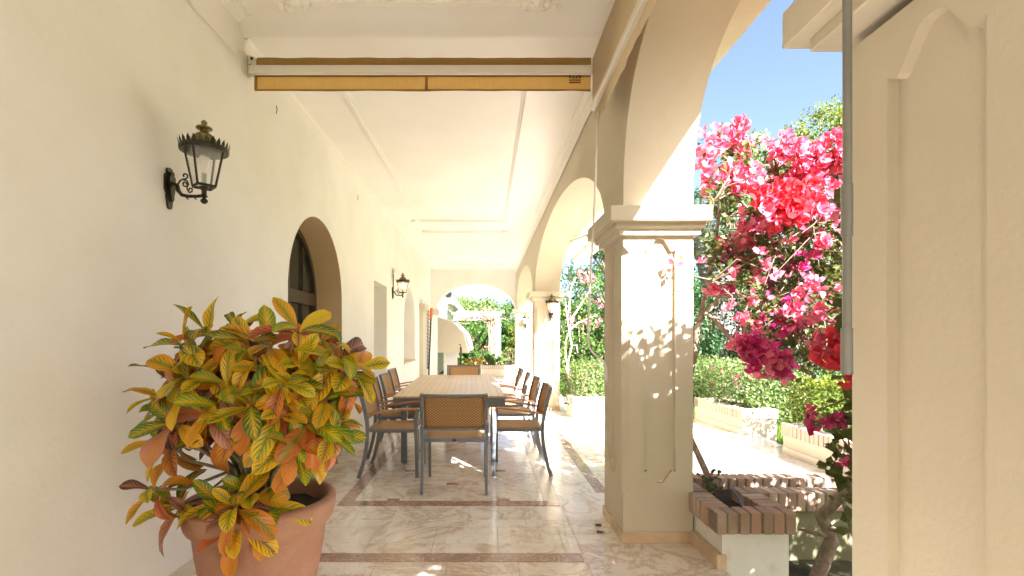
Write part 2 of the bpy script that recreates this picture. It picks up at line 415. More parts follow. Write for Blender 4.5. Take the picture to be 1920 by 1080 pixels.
def hedge(name, x0, x1, y0, y1, z0, z1, n, size, mat, label, cat='hedge', rag=.08, seed=3, flowers=0, core=True):
    random.seed(seed); t = empty(name, ((x0 + x1) / 2, (y0 + y1) / 2, z0), label, cat)
    ox, oy = (x0 + x1) / 2, (y0 + y1) / 2
    lm = leafmb()
    for _ in range(n):
        face = random.random(); X, Y, Z = rnd(x0, x1), rnd(y0, y1), rnd(z0, z1); nv = rvec()
        k = random.random()
        if k < .38: Z = z1 + rnd(-rag, rag) * 1.1 + .10 * noise.noise(Vector((X * 2, Y * 2, 0))); nv += Vector((0, 0, 1))
        elif k < .62: Y = y0 + rnd(-rag, rag); nv += Vector((0, -1, .4))
        elif k < .8: X = x0 + rnd(-rag, rag); nv += Vector((-1, 0, .4))
        elif k < .9: X = x1 + rnd(-rag, rag)
        leaf(lm, Vector((X - ox, Y - oy, Z - z0)), nv, size * rnd(.6, 1.3))
    lm.build('foliage', M[mat], t)
    mb = MB()
    for _ in range(max(8, int((x1 - x0) * 8))):
        X, Y = rnd(x0 + .05, x1 - .05) - ox, rnd(y0 + .05, y1 - .05) - oy
        mb.tube([(X, Y, -.05), (X + rnd(-.08, .08), Y + rnd(-.08, .08), (z1 - z0) * .5), (X + rnd(-.15, .15), Y + rnd(-.1, .1), (z1 - z0) * .93)], [.012, .009, .004], 5, cap=False)
    mb.build('stem', M['bark'], t)
    if flowers:
        fm = leafmb()
        for _ in range(flowers):
            c = Vector((rnd(x0, x1) - ox, rnd(y0 - .05, (y0 + y1) / 2) - oy, rnd((z0 + z1) / 2, z1 + .08) - z0))
            for _ in range(6): leaf(fm, c + rvec() * .02, rvec() + Vector((0, -.6, .4)), .045, .9)
        fm.build('flowers', M['bractmag'], t)
    return t

# ================================================================== GROUND
XL, XI, XO, ZC = -1.78, .945, 1.427, 3.62      # left wall face, arcade inner and outer face, ceiling
m = MB(); m.box(XL - .5, XO + .03, -6, 3.09, -.3, 0); m.box(XL - .5, XO + .01, 3.09, 4.03, -.3, 0); m.box(XL - .5, 3.9, 4.03, 8.75, -.3, 0); m.box(XL - .5, 1.9, 8.75, 19.5, -.3, 0)
tag(m.build('floor', M['marble']), kind='structure')
# rose strips and small squares, a few mm proud of the slabs
m = MB(); z0, z1 = -.01, .0035
def strip(x0, x1, y0, y1): m.box(x0, x1, y0, y1, z0, z1)
strip(-1.62, .62, 3.18, 3.305); strip(-1.26, .62, 4.235, 4.36)
strip(-1.26, -1.145, 4.36, 14.5); strip(-1.26, .62, 14.5, 14.62)
strip(1.0, 1.11, 4.6, 9.3); strip(1.11, 3.25, 4.42, 4.53); strip(3.25, 3.36, 4.42, 8.3); strip(1.11, 3.25, 8.2, 8.3)
sq = .052
for i in range(-2, 9):
    for j in range(-1, 24):
        if (i + j) % 2 == 0: continue
        x, y = -.33 + .48 * i, 4.39 + .48 * j
        if (-1.1 < x < .45 and 4.36 < y < 14.4) or (1.2 < x < 3.2 and 4.6 < y < 8.1): m.box(x - sq, x + sq, y - sq + .02, y + sq - .02, z0, z1)
tag(m.build('floor_inlay', M['rose']), kind='structure')
m = MB(); strip(.5, .62, 4.36, 14.5)
tag(m.build('floor_border', M['plinthpale']), kind='structure')
m = MB()
def jline(a, b, wd=.0042):
    a, b = Vector((*a, 0)), Vector((*b, 0)); d = (b - a).normalized(); n = Vector((-d.y, d.x, 0)) * wd / 2
    z = Vector((0, 0, .0018)); m.quad(a - n + z, b - n + z, b + n + z, a + n + z)
jline((.632, -3), (.632, 14.6)); jline((XL, 3.76), (.632, 3.76)); jline((XL, 2.7), (.632, 2.7)); jline((XL, 2.2), (.632, 2.2))
for r, (ya, yb, off) in enumerate(((3.305, 3.76, .08), (3.76, 4.235, .3), (2.7, 3.18, .2), (2.2, 2.7, 0), (1.7, 2.2, .22))):
    x = XL + off
    while x < .6: jline((x, ya), (x, yb)); x += .445
for y in (1.9, 2.5, 2.93, 3.42, 3.9, 4.4): jline((.632, y), (XO, y))
def diag(x0, x1, y0, y1, s):
    k = -40
    while k < 60:
        c = -.33 - s * (4.39 + .48) + .96 * k           # x = c + s*y
        pts = []
        for y in (y0, y1):
            x = c + s * y
            if x0 <= x <= x1: pts.append((x, y))
        for x in (x0, x1):
            y = (x - c) / s
            if y0 < y < y1: pts.append((x, y))
        if len(pts) >= 2: jline(pts[0], pts[1])
        k += 1
for s in (1, -1): diag(-1.145, .5, 4.36, 14.5, s); diag(1.11, 3.25, 4.53, 8.2, s); diag(XL, .63, 1.0, 2.2, s)
y = 4.8
while y < 14: jline((XL, y), (-1.26, y)); jline((.63, y), (1.0, y)); y += .62
jline((1.0, 9.0), (3.5, 9.0)); jline((1.0, 9.33), (1.9, 9.33))
tag(m.build('floor_joints', M['joint']), kind='structure')

def ground_mat():
    t = NT('lawn_ground'); p = t.pos(False); n = t.noise(.8, 6, .7, p); n2 = t.noise(60, 3, .7, p)
    c = t.mix(t.ramp(n.outputs[0], [(.35, 0.), (.65, 1.)]), (.055, .10, .015), (.12, .17, .03)); c = t.mix(t.math('MULTIPLY', n2.outputs[0], .5), c, (.03, .06, .012))
    t.set(col=c, rough=.95, spec=.1); t.bump(n2.outputs[0], .8, .03); return t.m
M['lawn'] = ground_mat()
m = MB(); m.box(-400, 400, -400, 900, -.6, -.18); tag(m.build('lawn', M['lawn']), kind='structure')
m = MB(); random.seed(2)
n = 26; gx = [1.44 + i * 2.2 / n for i in range(n + 1)]; gy = [-3 + j * 6.5 / 40 for j in range(41)]
V = [(x, y, -.13 + .03 * noise.noise(Vector((x * 3, y * 3, 1)))) for x in gx for y in gy]
m.add(V, [(i * 41 + j, (i + 1) * 41 + j, (i + 1) * 41 + j + 1, i * 41 + j + 1) for i in range(n) for j in range(40)], None, True)
tag(m.build('garden_soil', simple('mossy_soil', (.055, .052, .025), .95, var=.6, scale=7, bump=.8)), kind='structure')

# grass tufts near the gap between the planters
random.seed(5); g = leafmb()
for _ in range(9000):
    X, Y = rnd(3.95, 7.5), rnd(5.0, 11.5)
    if X < 4.35 and Y > 7.2: continue
    if X < 4.3 and Y < 6.25: continue
    p = Vector((X, Y, -.18)); a = rnd(0, 2 * pi); h = rnd(.04, .10); d = Vector((cos(a), sin(a), 0)) * .006; tip = p + Vector((rnd(-.03, .03), rnd(-.03, .03), h))
    k = len(g.v); g.v += [tuple(p - d), tuple(p + d), tuple(tip)]; g.f.append((k, k + 1, k + 2)); g.uv.append(None); g.sm.append(False); r = random.random(); g.col['tint'] += [(r, r, r, 1)] * 3
tag(g.build('grass', M['grassblade']), 'short bright grass blades between and behind the two brick capped planters', 'grass', kind='stuff')

# ================================================================== ARCHED WALLS
def sup(u, n): return max(0., 1 - abs(u) ** n) ** (1. / n)
def arch_strip(mb, axis, u0, u1, zbot, ztop, a, b, openings):
    """wall along `axis` ('y' or 'x') from u0 to u1, thickness a..b on the other axis.
    openings: (ua, ub, sill, spring, rise, n) ; outside openings the wall reaches down to zbot"""
    def pt(u, t, z): return (t, u, z) if axis == 'y' else (u, t, z)
    cur = u0
    for ua, ub, sill, spring, rise, n in sorted(openings):
        if ua > cur: blk(mb, pt, cur, ua, zbot, ztop, a, b)
        c, h = (ua + ub) / 2, (ub - ua) / 2; K = 40
        us = [c - h * cos(pi * k / K) for k in range(K + 1)]
        zs = [spring + rise * sup((u - c) / h, n) if rise else spring for u in us]
        for k in range(K):
            for t in (a, b): mb.quad(pt(us[k], t, zs[k]), pt(us[k + 1], t, zs[k + 1]), pt(us[k + 1], t, ztop), pt(us[k], t, ztop))
        v = [pt(u, t, z) for u, z in zip(us, zs) for t in (a, b)]
        mb.add(v, [(2 * k, 2 * k + 1, 2 * k + 3, 2 * k + 2) for k in range(K)], None, True)
        mb.quad(pt(ua, a, ztop), pt(ua, b, ztop), pt(ub, b, ztop), pt(ub, a, ztop))
        if sill is not None:
            if sill > 0: blk(mb, pt, ua, ub, zbot, sill, a, b)
        cur = ub
    if cur < u1: blk(mb, pt, cur, u1, zbot, ztop, a, b)
def blk(mb, pt, u0, u1, z0, z1, a, b):
    v = [pt(u, t, z) for u in (u0, u1) for t in (a, b) for z in (z0, z1)]
    mb.add(v, [(0, 1, 3, 2), (4, 6, 7, 5), (0, 4, 5, 1), (2, 3, 7, 6), (0, 2, 6, 4), (1, 5, 7, 3)])

# ---- house wall on the left
hw = empty('house_wall', (XL, 6, 0), 'long cream plastered house wall on the left with arched glazed door and recesses', 'wall')
def inhw(o): o.parent = hw; o.matrix_parent_inverse = Matrix.Translation((-XL, -6, 0)); return o
m = MB()
arch_strip(m, 'y', -2.4, 16.25, -.02, ZC + .3, XL - .42, XL,
           [(4.52, 6.21, 0, 1.86, .82, 2.0), (7.98, 9.0, 0, 2.32, 0, 2), (10.87, 12.55, .85, 1.72, .84, 2.0), (14.25, 15.95, 0, 2.3, .85, 2.2)])
m.box(XL - .9, XL - .425, -2.4, 16.3, -.02, 4.2)
inhw(m.build('plaster_wall', M['wall']))
m = MB(); b = .013
for ya, yb in ((-2.4, 4.52), (6.21, 7.98), (9.0, 13.4)): m.box(XL - .01, XL + b, ya, yb, 0, .085)
inhw(m.build('skirting', M['plinthpale']))
m = MB(); m.box(XL - .01, XL + .09, 13.4, 14.25, 0, 2.18); m.box(XL - .01, XL + .15, 13.34, 14.32, 2.18, 2.31); m.box(XL - .01, XL + .12, 13.37, 14.28, 2.11, 2.182)
inhw(m.build('pilaster', M['pillar']))
m = MB(); m.bbox(XL - .40, XL + .03, 10.84, 12.58, .832, .862, .004); inhw(m.build('window_sill', simple('stone_sill', (.62, .50, .36), .5)))
m = MB(); K = 40; g_ = .004; us = [5.365 - (.845 - g_) * cos(pi * k / K) for k in range(K + 1)]; zs = [1.86 + (.82 - g_) * sin(pi * k / K) for k in range(K + 1)]
pts_ = [(us[0], .09)] + list(zip(us, zs)) + [(us[-1], .09)]
m.add([(x, y, z) for y, z in pts_ for x in (XL - .41, XL - .002)], [(2 * k, 2 * k + 1, 2 * k + 3, 2 * k + 2) for k in range(len(pts_) - 1)], None, True)
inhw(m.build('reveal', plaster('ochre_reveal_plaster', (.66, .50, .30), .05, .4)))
# arched glazed door in the first recess
yc, hh = 5.365, .845; xd = XL - .31
dr = MB()
def archpts(h, spring, rise, K=28): return [(yc - h * cos(pi * k / K), spring + rise * sin(pi * k / K)) for k in range(K + 1)]
outer = archpts(hh - .006, 1.86, .811); inner = archpts(hh - .075, 1.86, .745)
for k in range(28):
    (a1, z1_), (a2, z2_) = outer[k], outer[k + 1]; (b1, w1), (b2, w2) = inner[k], inner[k + 1]
    dr.quad((xd, a1, z1_), (xd, a2, z2_), (xd, b2, w2), (xd, b1, w1)); dr.quad((xd, b1, w1), (xd, b2, w2), (xd - .06, b2, w2), (xd - .06, b1, w1))
dr.box(xd - .06, xd, yc - hh + .002, yc - hh + .075, 0, 1.86); dr.box(xd - .06, xd, yc + hh - .075, yc + hh - .002, 0, 1.86)
dr.box(xd - .06, xd + .012, yc - hh + .075, yc + hh - .075, 1.80, 1.94)           # transom
dr.box(xd - .055, xd - .006, yc - .045, yc + .045, 0, 1.80); dr.box(xd - .05, xd - .008, yc - .02, yc + .02, 1.94, 2.60)
for s in (-1, 1):
    dr.box(xd - .05, xd - .008, yc + s * .41 - .014, yc + s * .41 + .014, .1, 1.80)
    dr.box(xd - .05, xd - .008, min(yc + s * .41 - .012, yc + s * .41 + .012), max(yc + s * .41 - .012, yc + s * .41 + .012), 1.94, 2.45)
    dr.box(xd - .055, xd - .004, min(yc + s * .045, yc + s * .77), max(yc + s * .045, yc + s * .77), 0, .12)
    for zz in (.75, 1.28): dr.box(xd - .048, xd - .01, min(yc + s * .045, yc + s * .77), max(yc + s * .045, yc + s * .77), zz - .014, zz + .014)
gd = inhw(dr.build('arched_door', M['darkwood']))
m = MB(); pp = [(xd - .035, y_, z_) for y_, z_ in inner]; m.add([(xd - .035, yc - hh + .08, .05), (xd - .035, yc + hh - .08, .05)] + pp[::-1], [tuple(range(len(pp) + 2))])
g_ = m.build('pane', M['pane']); g_.parent = gd
# plain door in the second recess and window in the third
m = MB(); m.box(XL - .415, XL - .37, 7.985, 8.995, 0, 2.315); inhw(m.build('flat_door', M['door']))
m = MB(); m.box(XL - .415, XL - .36, 10.875, 12.545, .87, 2.5); inhw(m.build('shutter', M['door']))
m = MB(); m.tube([P(735, 503, 10.0) + Vector((.02, 0, 0)), P(735, 559, 10.0) + Vector((.02, 0, 0))], .006, 6); wire = MB()
wire.tube([(XL + .012, 9.58, 2.62), (XL + .012, 9.58, 2.16)], .008, 6); inhw(wire.build('conduit', M['iron']))
m = MB(); m.lathe([(.0, 0), (.05, 0), (.05, .03), (.0, .03)], (0, 0, 0), 16); jb = m.build('junction_box', M['whitemetal']); jb.rotation_euler = (0, radians(90), 0); jb.location = (XL, 9.58, 2.68); inhw(jb)
for px, py in ((517, 206), (670, 371)):
    d = F * -XL / (CX - px); z = H - (py - CY) * d / F; m = MB(); m.tube([(XL + .004, d, z - .035), (XL + .012, d, z), (XL + .004, d, z + .035)], .004, 6); inhw(m.build('cable_clip', M['rod']))

# ---- ceiling
cl = empty('gallery_ceiling', (-.4, 6, ZC), 'flat cream gallery ceiling with thin moulded panels over the table', 'ceiling')
def incl(o): o.parent = cl; o.matrix_parent_inverse = Matrix.Translation((.4, -6, -ZC)); return o
m = MB(); prof = []
for k in range(17):
    t = k / 16; prof.append((3.56 + .15 * t, ZC + .075 * (1 - (3 * t * t - 2 * t ** 3)) - .006 * sin(pi * t)))
prof = [(-2.4, ZC + .075)] + prof + [(16.3, ZC)]
v = [(x, y, z) for y, z in prof for x in (XL - .1, XI + .1)]
m.add(v, [(2 * k, 2 * k + 1, 2 * k + 3, 2 * k + 2) for k in range(len(prof) - 1)], None, True)
m.box(XL - .9, XI + .1, -2.4, 16.7, ZC + .10, ZC + .35)
incl(m.build('ceiling_slab', M['ceiling']))
def frame(mb, x0, x1, y0, y1, z, w=.05, h=.02, notch=.06):
    for ins, ww, hh_ in ((0, w, h * .5), (w * .3, w * .4, h)):
        a0, a1, c0, c1 = x0 + ins, x1 - ins, y0 + ins, y1 - ins
        mb.box(a0, a1, c0, c0 + ww, z - hh_, z + .01); mb.box(a0, a1, c1 - ww, c1, z - hh_, z + .01)
        mb.box(a0, a0 + ww, c0 + ww, c1 - ww, z - hh_, z + .01); mb.box(a1 - ww, a1, c0 + ww, c1 - ww, z - hh_, z + .01)
for y0, y1, zz in ((-1.5, 3.455, ZC + .075), (4.1, 9.5, ZC), (10.4, 15.1, ZC)):
    m = MB(); frame(m, -1.30, .40, y0, y1, zz, .07, .045); incl(m.build('moulding_frame', M['ceiling']))
    for x in (-1.27, .37):
        for y in (y0 + .03, y1 - .03):
            random.seed(int(y * 10 + x * 3)); o = MB()
            for q in range(14 if y < 4 else 5):
                a = rnd(0, 2 * pi); r = rnd(.02, .09); c = (x + r * cos(a) * 1.5, y + r * sin(a) * .6, zz - .02); s = rnd(.018, .034)
                o.lathe([(.001, -s), (s * .7, -s * .7), (s, 0), (s * .7, s * .7), (.001, s)], c, 9)
            incl(o.build('leaf_ornament', M['ceiling']))
m = MB()
cp = [(0, 0), (0, -.055), (.02, -.18), (.03, -.035), (.06, -.03), (.075, -.012), (.10, -.012), (.10, 0)]
m.prism([(XL - .01 + a * .55, ZC + .005 + c * .55) for a, c in cp], 'y', 3.71, 16.25)
m.prism([(XI + .01 - a, ZC + .005 + c) for a, c in cp], 'y', 3.71, 16.25)
m.prism([(XL - .01 + a * 1.2, ZC + .08 + c * 1.6) for a, c in cp], 'y', -2.4, 3.56)
m.prism([(XI + .01 - a * 1.2, ZC + .08 + c * 1.6) for a, c in cp], 'y', -2.4, 3.56)
m.prism([(16.26 - a, ZC + .005 + c) for a, c in cp], 'x', XL + .1, XI - .1)
incl(m.build('cornice', M['ceiling']))

# ---- arcade on the right
ar = empty('arcade', (XI, 6, 0), 'cream plastered arcade of square pillars and wide arches on the garden side', 'arcade')
def inar(o, par=None):
    o.parent = par or ar
    o.matrix_parent_inverse = Matrix.Translation((-XI, -6, 0)); return o
m = MB()
arch_strip(m, 'y', -2.4, 16.25, 2.295, ZC + .35, XI, XO,
           [(-1.36, .822, None, 2.295, 1.06, 2.5), (1.302, 3.48, None, 2.295, 1.06, 2.5), (4.03, 9.81, None, 2.295, .93, 2.05), (10.35, 15.8, None, 2.295, .89, 2.1)])
m.box(XI, XO, -2.4, -1.36, -.02, 2.295)
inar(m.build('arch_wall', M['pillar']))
m = MB(); m.box(XO - .3, 1.90, -2.4, 17, 3.665, 3.80); m.box(XO - .3, 1.84, -2.4, 17, 3.80, 3.9); inar(m.build('eave', M['pillar']))

def panel_outline(c, w, zb, zt, lobe=.078):
    P_ = []; N = 14
    def hgt(u):
        t = max(0, min(1, (.86 - abs(u)) / .80)); return lobe * (t * t * t * (t * (6 * t - 15) + 10)) - (.012 * sin(pi * min(1, max(0, (abs(u) - .6) / .4))))
    for k in range(2 * N + 1):
        u = -1 + k / N; P_.append((c + w * u, zt + hgt(u)))
    for k in range(2 * N + 1):
        u = 1 - k / N; P_.append((c + w * u, zb - hgt(u) * .95))
    return P_
def pillar(y0, y1, lift=0):
    "square pillar with recessed shaped panels, capital and plinth"
    x0, x1, zt = XI, XO, 2.12 + lift * 1.6; dpt = .028; c = .045
    mb = MB()
    def face(outline, hole, mk, inward):
        tris = tessellate_polygon([[Vector((a, b_, 0)) for a, b_ in outline], [Vector((a, b_, 0)) for a, b_ in hole]])
        allp = outline + hole; mb.add([mk(a, b_, 0) for a, b_ in allp], [tuple(t) for t in tris])
        n = len(hole)
        for i in range(n):
            p, q = hole[i], hole[(i + 1) % n]; mb.quad(mk(*p, 0), mk(*q, 0), mk(*q, dpt), mk(*p, dpt))
        cx_ = sum(p[0] for p in hole) / n
        t2 = tessellate_polygon([[Vector((a, b_, 0)) for a, b_ in hole]]); mb.add([mk(a, b_, dpt) for a, b_ in hole], [tuple(t) for t in t2])
    zc0, zc1 = .37, 2.0
    xm, ym = (x0 + x1) / 2, (y0 + y1) / 2
    outl = [(x0, 0), (x1, 0), (x1, zt), (x0, zt), (x0, zc1 + .05), (x0 + c, zc1), (x0 + c, zc0), (x0, zc0 - .05)]
    face(outl, panel_outline(xm + .012, .108, .485, 2.025), lambda a, z, d: (a, y0 + d, z), 1)
    outl = [(y1, 0), (y1, zt), (y0, zt), (y0, zc1 + .05), (y0 + c, zc1), (y0 + c, zc0), (y0, zc0 - .05), (y0, 0)]
    face(outl, panel_outline(ym + .008, .118, .485, 2.03), lambda a, z, d: (x0 + d, a, z), 1)
    mb.quad((x0 + c, y0, zc0), (x0, y0 + c, zc0), (x0, y0 + c, zc1), (x0 + c, y0, zc1))
    for za, zb in ((zc0 - .05, zc0), (zc1 + .05, zc1)): mb.add([(x0, y0, za), (x0 + c, y0, zb), (x0, y0 + c, zb)], [(0, 1, 2)])
    mb.quad((x1, y0, 0), (x1, y1, 0), (x1, y1, zt), (x1, y0, zt)); mb.quad((x0, y1, 0), (x1, y1, 0), (x1, y1, zt), (x0, y1, zt))
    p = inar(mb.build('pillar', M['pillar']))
    cp_ = MB(); g = .115
    cp_.bbox(x0 - g, x1 + g * .75, y0 - g, y1 + g, 2.20 + lift, 2.302 + lift, .004)
    cp_.bbox(x0 - .068, x1 + .06, y0 - .068, y1 + .068, 2.165 + lift, 2.202 + lift, .004)
    if not lift: cp_.bbox(x0 - .04, x1 + .04, y0 - .04, y1 + .04, 2.118, 2.167, .006)
    if not lift: cp_.bbox(x0 - .055, x1 + .052, y0 - .055, y1 + .055, 2.158, 2.171, .003)
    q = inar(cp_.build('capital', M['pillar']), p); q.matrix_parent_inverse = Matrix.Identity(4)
    pl = MB(); b_ = .014
    pl.bbox(x0 - b_, x1 + .002, y0 - b_, y0 + .01, 0, .075, .003); pl.bbox(x0 - b_, x0 + .01, y0 + .012, y1 + b_, 0, .0745, .003)
    q = inar(pl.build('plinth', M['plinth']), p); q.matrix_parent_inverse = Matrix.Identity(4)
    return p
for y0, y1 in ((.822, 1.302), (3.48, 4.03), (9.81, 10.35), (15.8, 16.25)): pillar(y0, y1, .028 if y0 < 1 else 0)

# ---- end wall
ew = MB(); arch_strip(ew, 'x', XL - .3, 1.6, 2.295, ZC + .35, 16.25, 16.7, [(-1.62, .945, None, 2.295, .83, 2.0)])
ew.box(XL - .3, -1.62, 16.25, 16.7, 0, 2.295); ew.box(.945, 1.45, 16.26, 16.7, 0, 2.295)
e = empty('end_wall', (-.4, 16.25, 0), 'cream end wall of the gallery pierced by one round arch to the garden', 'wall')
def inew(o): o.parent = e; o.matrix_parent_inverse = Matrix.Translation((.4, -16.25, 0)); return o
inew(ew.build('arch_wall', M['wall']))
m = MB(); m.box(XL + .0, -1.56, 16.17, 16.78, 2.19, 2.30); m.box(XL, -1.59, 16.2, 16.75, 2.13, 2.192); inew(m.build('capital', M['pillar']))
# end of the gallery behind the viewer: a wall with a smaller arch
m = MB(); arch_strip(m, 'x', XL - .4, 1.45, 0, ZC + .35, -2.8, -2.405, [(-1.5, -.9, 0, 1.9, .3, 2.0)])
tag(m.build('rear_wall', M['wall']), 'cream wall with a small arched doorway closing the gallery behind the viewer', 'wall')

# ================================================================== AWNINGS
def rail_profile(mb, y, x0, x1, z0, z1, d=.05): mb.bbox(x0, x1, y, y + d, z0, z1, .008)
aw = empty('retractable_awning', (-.5, 3.72, 3.4), 'cream cloth awning coloured golden as if backlit, rolled up across the gallery ceiling with white front bar', 'awning')
def inaw(o): o.parent = aw; o.matrix_parent_inverse = Matrix.Translation((.5, -3.72, -3.4)); return o
xa, xb = XL + .09, .77
m = MB(); K = 60; seg = 14
V = []
for k in range(K + 1):
    x = xa + (xb - xa) * k / K
    for s in range(seg):
        a = 2 * pi * s / seg; r = .047 + .004 * noise.noise(Vector((x * 9 + s * .4, s * .7, 0)))
        V.append((x, 3.745 + r * cos(a), 3.442 + r * sin(a)))
m.add(V, [(i * seg + s, i * seg + (s + 1) % seg, (i + 1) * seg + (s + 1) % seg, (i + 1) * seg + s) for i in range(K) for s in range(seg)], None, True)
inaw(m.build('cloth_roll', fabric('dark_roll_cloth', (.40, .27, .10), (.5, .3, .1))))  # roll cloth is drawn darker than the valance
m = MB(); m.bbox(xa - .05, xb + .01, 3.68, 3.70, 3.347, 3.410, .006); m.bbox(xa - .05, xb + .01, 3.745, 3.77, 3.355, 3.37, .003); inaw(m.build('front_bar', M['whitemetal']))
def cloth(mb, x0, x1, z0, z1, y, amp=.004, nx=70, nz=3, sag=0):
    V = []
    for i in range(nx + 1):
        for j in range(nz + 1):
            x = x0 + (x1 - x0) * i / nx; t = j / nz; z = z0 + (z1 - z0) * t
            V.append((x, y + amp * noise.noise(Vector((x * 7, t * .6, 3))) * (1.3 - t), z + sag * noise.noise(Vector((x * 3, 0, 5))) * (1 - t)))
    mb.add(V, [(i * (nz + 1) + j, (i + 1) * (nz + 1) + j, (i + 1) * (nz + 1) + j + 1, i * (nz + 1) + j + 1) for i in range(nx) for j in range(nz)], None, True)
m = MB(); cloth(m, xa - .02, xb, 3.237, 3.35, 3.722, .006, sag=.006); inaw(m.build('valance', M['backlit_gold']))
m = MB(); cloth(m, xa - .02, xb, 3.235, 3.250, 3.719, .006, sag=.006); m.box(xa - .02, xa - .0, 3.712, 3.718, 3.245, 3.347); xs = P(800, 155, 3.72).x
m.box(xs - .011, xs + .009, 3.711, 3.717, 3.243, 3.347); m.box(xa - .02, xb, 3.712, 3.7175, 3.338, 3.3475); inaw(m.build('hem', M['hem']))
m = MB(); m.prism([(3.66, 3.36), (3.66, 3.50), (3.80, 3.50), (3.80, 3.36), (3.77, 3.335), (3.69, 3.335)], 'x', XL + .0, XL + .012)
K = 12; m.prism([(XL + .01, 3.515)] + [(XL + .01 + .085 * sin(pi * k / K), 3.425 + .085 * cos(pi * k / K)) for k in range(K + 1)] + [(XL + .01, 3.335)], 'y', 3.735, 3.747)
inaw(m.build('wall_bracket', M['whitemetal']))
m = MB()
for dz in (-.05, .0, .055): m.lathe([(.0, 0), (.010, 0), (.010, .012), (0, .012)], (0, 0, 0), 10) if 0 else m.bbox(XL + .022 + abs(dz) * .2, XL + .042 + abs(dz) * .2, 3.722, 3.736, 3.417 + dz, 3.437 + dz, .004)
inaw(m.build('bolt', M['darkmetal']))
# maker's patch on the valance
xp = P(1078, 150, 3.71).x; patch = MB(); patch.box(xp - .045, xp + .043, 3.7095, 3.7115, 3.288, 3.346)
pa = inaw(patch.build('maker_patch', M['backlit_gold']))
def text(body, size, x, y, z, mat, parent, name='lettering', width=None):
    c = bpy.data.curves.new(name, 'FONT'); c.body = body; c.size = size; c.extrude = .0006; c.align_x = 'CENTER'
    o = bpy.data.objects.new(name, c); COL.objects.link(o); bpy.context.view_layer.update()
    me = bpy.data.meshes.new_from_object(o); bpy.data.objects.remove(o)
    ob = bpy.data.objects.new(name, me); COL.objects.link(ob); me.materials.append(mat)
    if width: wd = max(v.co.x for v in me.vertices) - min(v.co.x for v in me.vertices); [setattr(v, 'co', Vector((v.co.x * width / wd, v.co.y, v.co.z))) for v in me.vertices]
    ob.rotation_euler = (radians(90), 0, 0); ob.location = (x, y, z); ob.parent = parent; return ob
text('SANTIAGO', .022, xp, 3.7085, 3.3035, M['darkmark'], pa, width=.084).matrix_parent_inverse = Matrix.Identity(4)
m = MB()
for k in range(4):
    x = xp - .036 + k * .024; s = .010
    for q in (-1, 1): m.add([(x - s, 3.7088, 3.334 + q * .007), (x - s + .005, 3.7088, 3.334 + q * .009), (x + s, 3.7088, 3.334 - q * .007), (x + s - .005, 3.7088, 3.334 - q * .009)], [(0, 1, 2, 3)])
m.box(xp - .043, xp - .022, 3.708, 3.709, 3.342, 3.3465); m.box(xp + .018, xp + .041, 3.708, 3.709, 3.342, 3.3465)
m.build('emblem', M['darkmark'], pa).matrix_parent_inverse = Matrix.Identity(4)
m = MB()
for k in range(6): m.box(xp - .043 + k * .0145, xp - .043 + k * .0145 + .0125, 3.708, 3.709, 3.289, 3.2965)
m.build('emblem', M['redmark'], pa).matrix_parent_inverse = Matrix.Identity(4)
for o in pa.children: o.matrix_parent_inverse = Matrix.Identity(4)

# awning along the arcade side, above the near arch
sw = empty('retractable_awning', (.8, 2.4, 3.2), 'beige cloth awning hanging along the arcade wall above the nearest arch', 'awning')
def insw(o): o.parent = sw; o.matrix_parent_inverse = Matrix.Translation((-.8, -2.4, -3.2)); return o
ya, yb = 1.15, 3.72
m = MB(); nx, nz = 60, 4; V = []
for i in range(nx + 1):
    for j in range(nz + 1):
        y = ya + (yb - ya) * i / nx; t = j / nz
        V.append((.782 + .004 * noise.noise(Vector((y * 4, t, 0))), y, 3.13 + .34 * t))
m.add(V, [(i * (nz + 1) + j, (i + 1) * (nz + 1) + j, (i + 1) * (nz + 1) + j + 1, i * (nz + 1) + j + 1) for i in range(nx) for j in range(nz)], None, True)
m.box(.786, .80, yb - .004, yb, 3.13, 3.47)
insw(m.build('cloth', M['beige']))
m = MB(); m.bbox(.765, .815, ya, yb + .0, 3.082, 3.132, .01); insw(m.build('front_bar', M['whitemetal']))
m = MB(); V = []; nx = 110
for i in range(nx + 1):
    y = ya + (yb - .02 - ya) * i / nx; e_ = (yb - .02 - y)
    low = 2.985 + .012 * sin(y * 3.1) + .05 * max(0, 1 - e_ / .12) * .3
    for j in range(5):
        t = j / 4; V.append((.80 + .014 * noise.noise(Vector((y * 8 + t * 1.2, t * 1.5, 9))) * (1.2 - t), y, low + (3.085 - low) * t))
m.add(V, [(i * 5 + j, (i + 1) * 5 + j, (i + 1) * 5 + j + 1, i * 5 + j + 1) for i in range(nx) for j in range(4)], None, True)
insw(m.build('valance', M['beige']))
m = MB(); m.tube([(.85, ya, 3.45), (.85, yb, 3.45)], .04, 12); insw(m.build('cloth_roll', M['beige']))
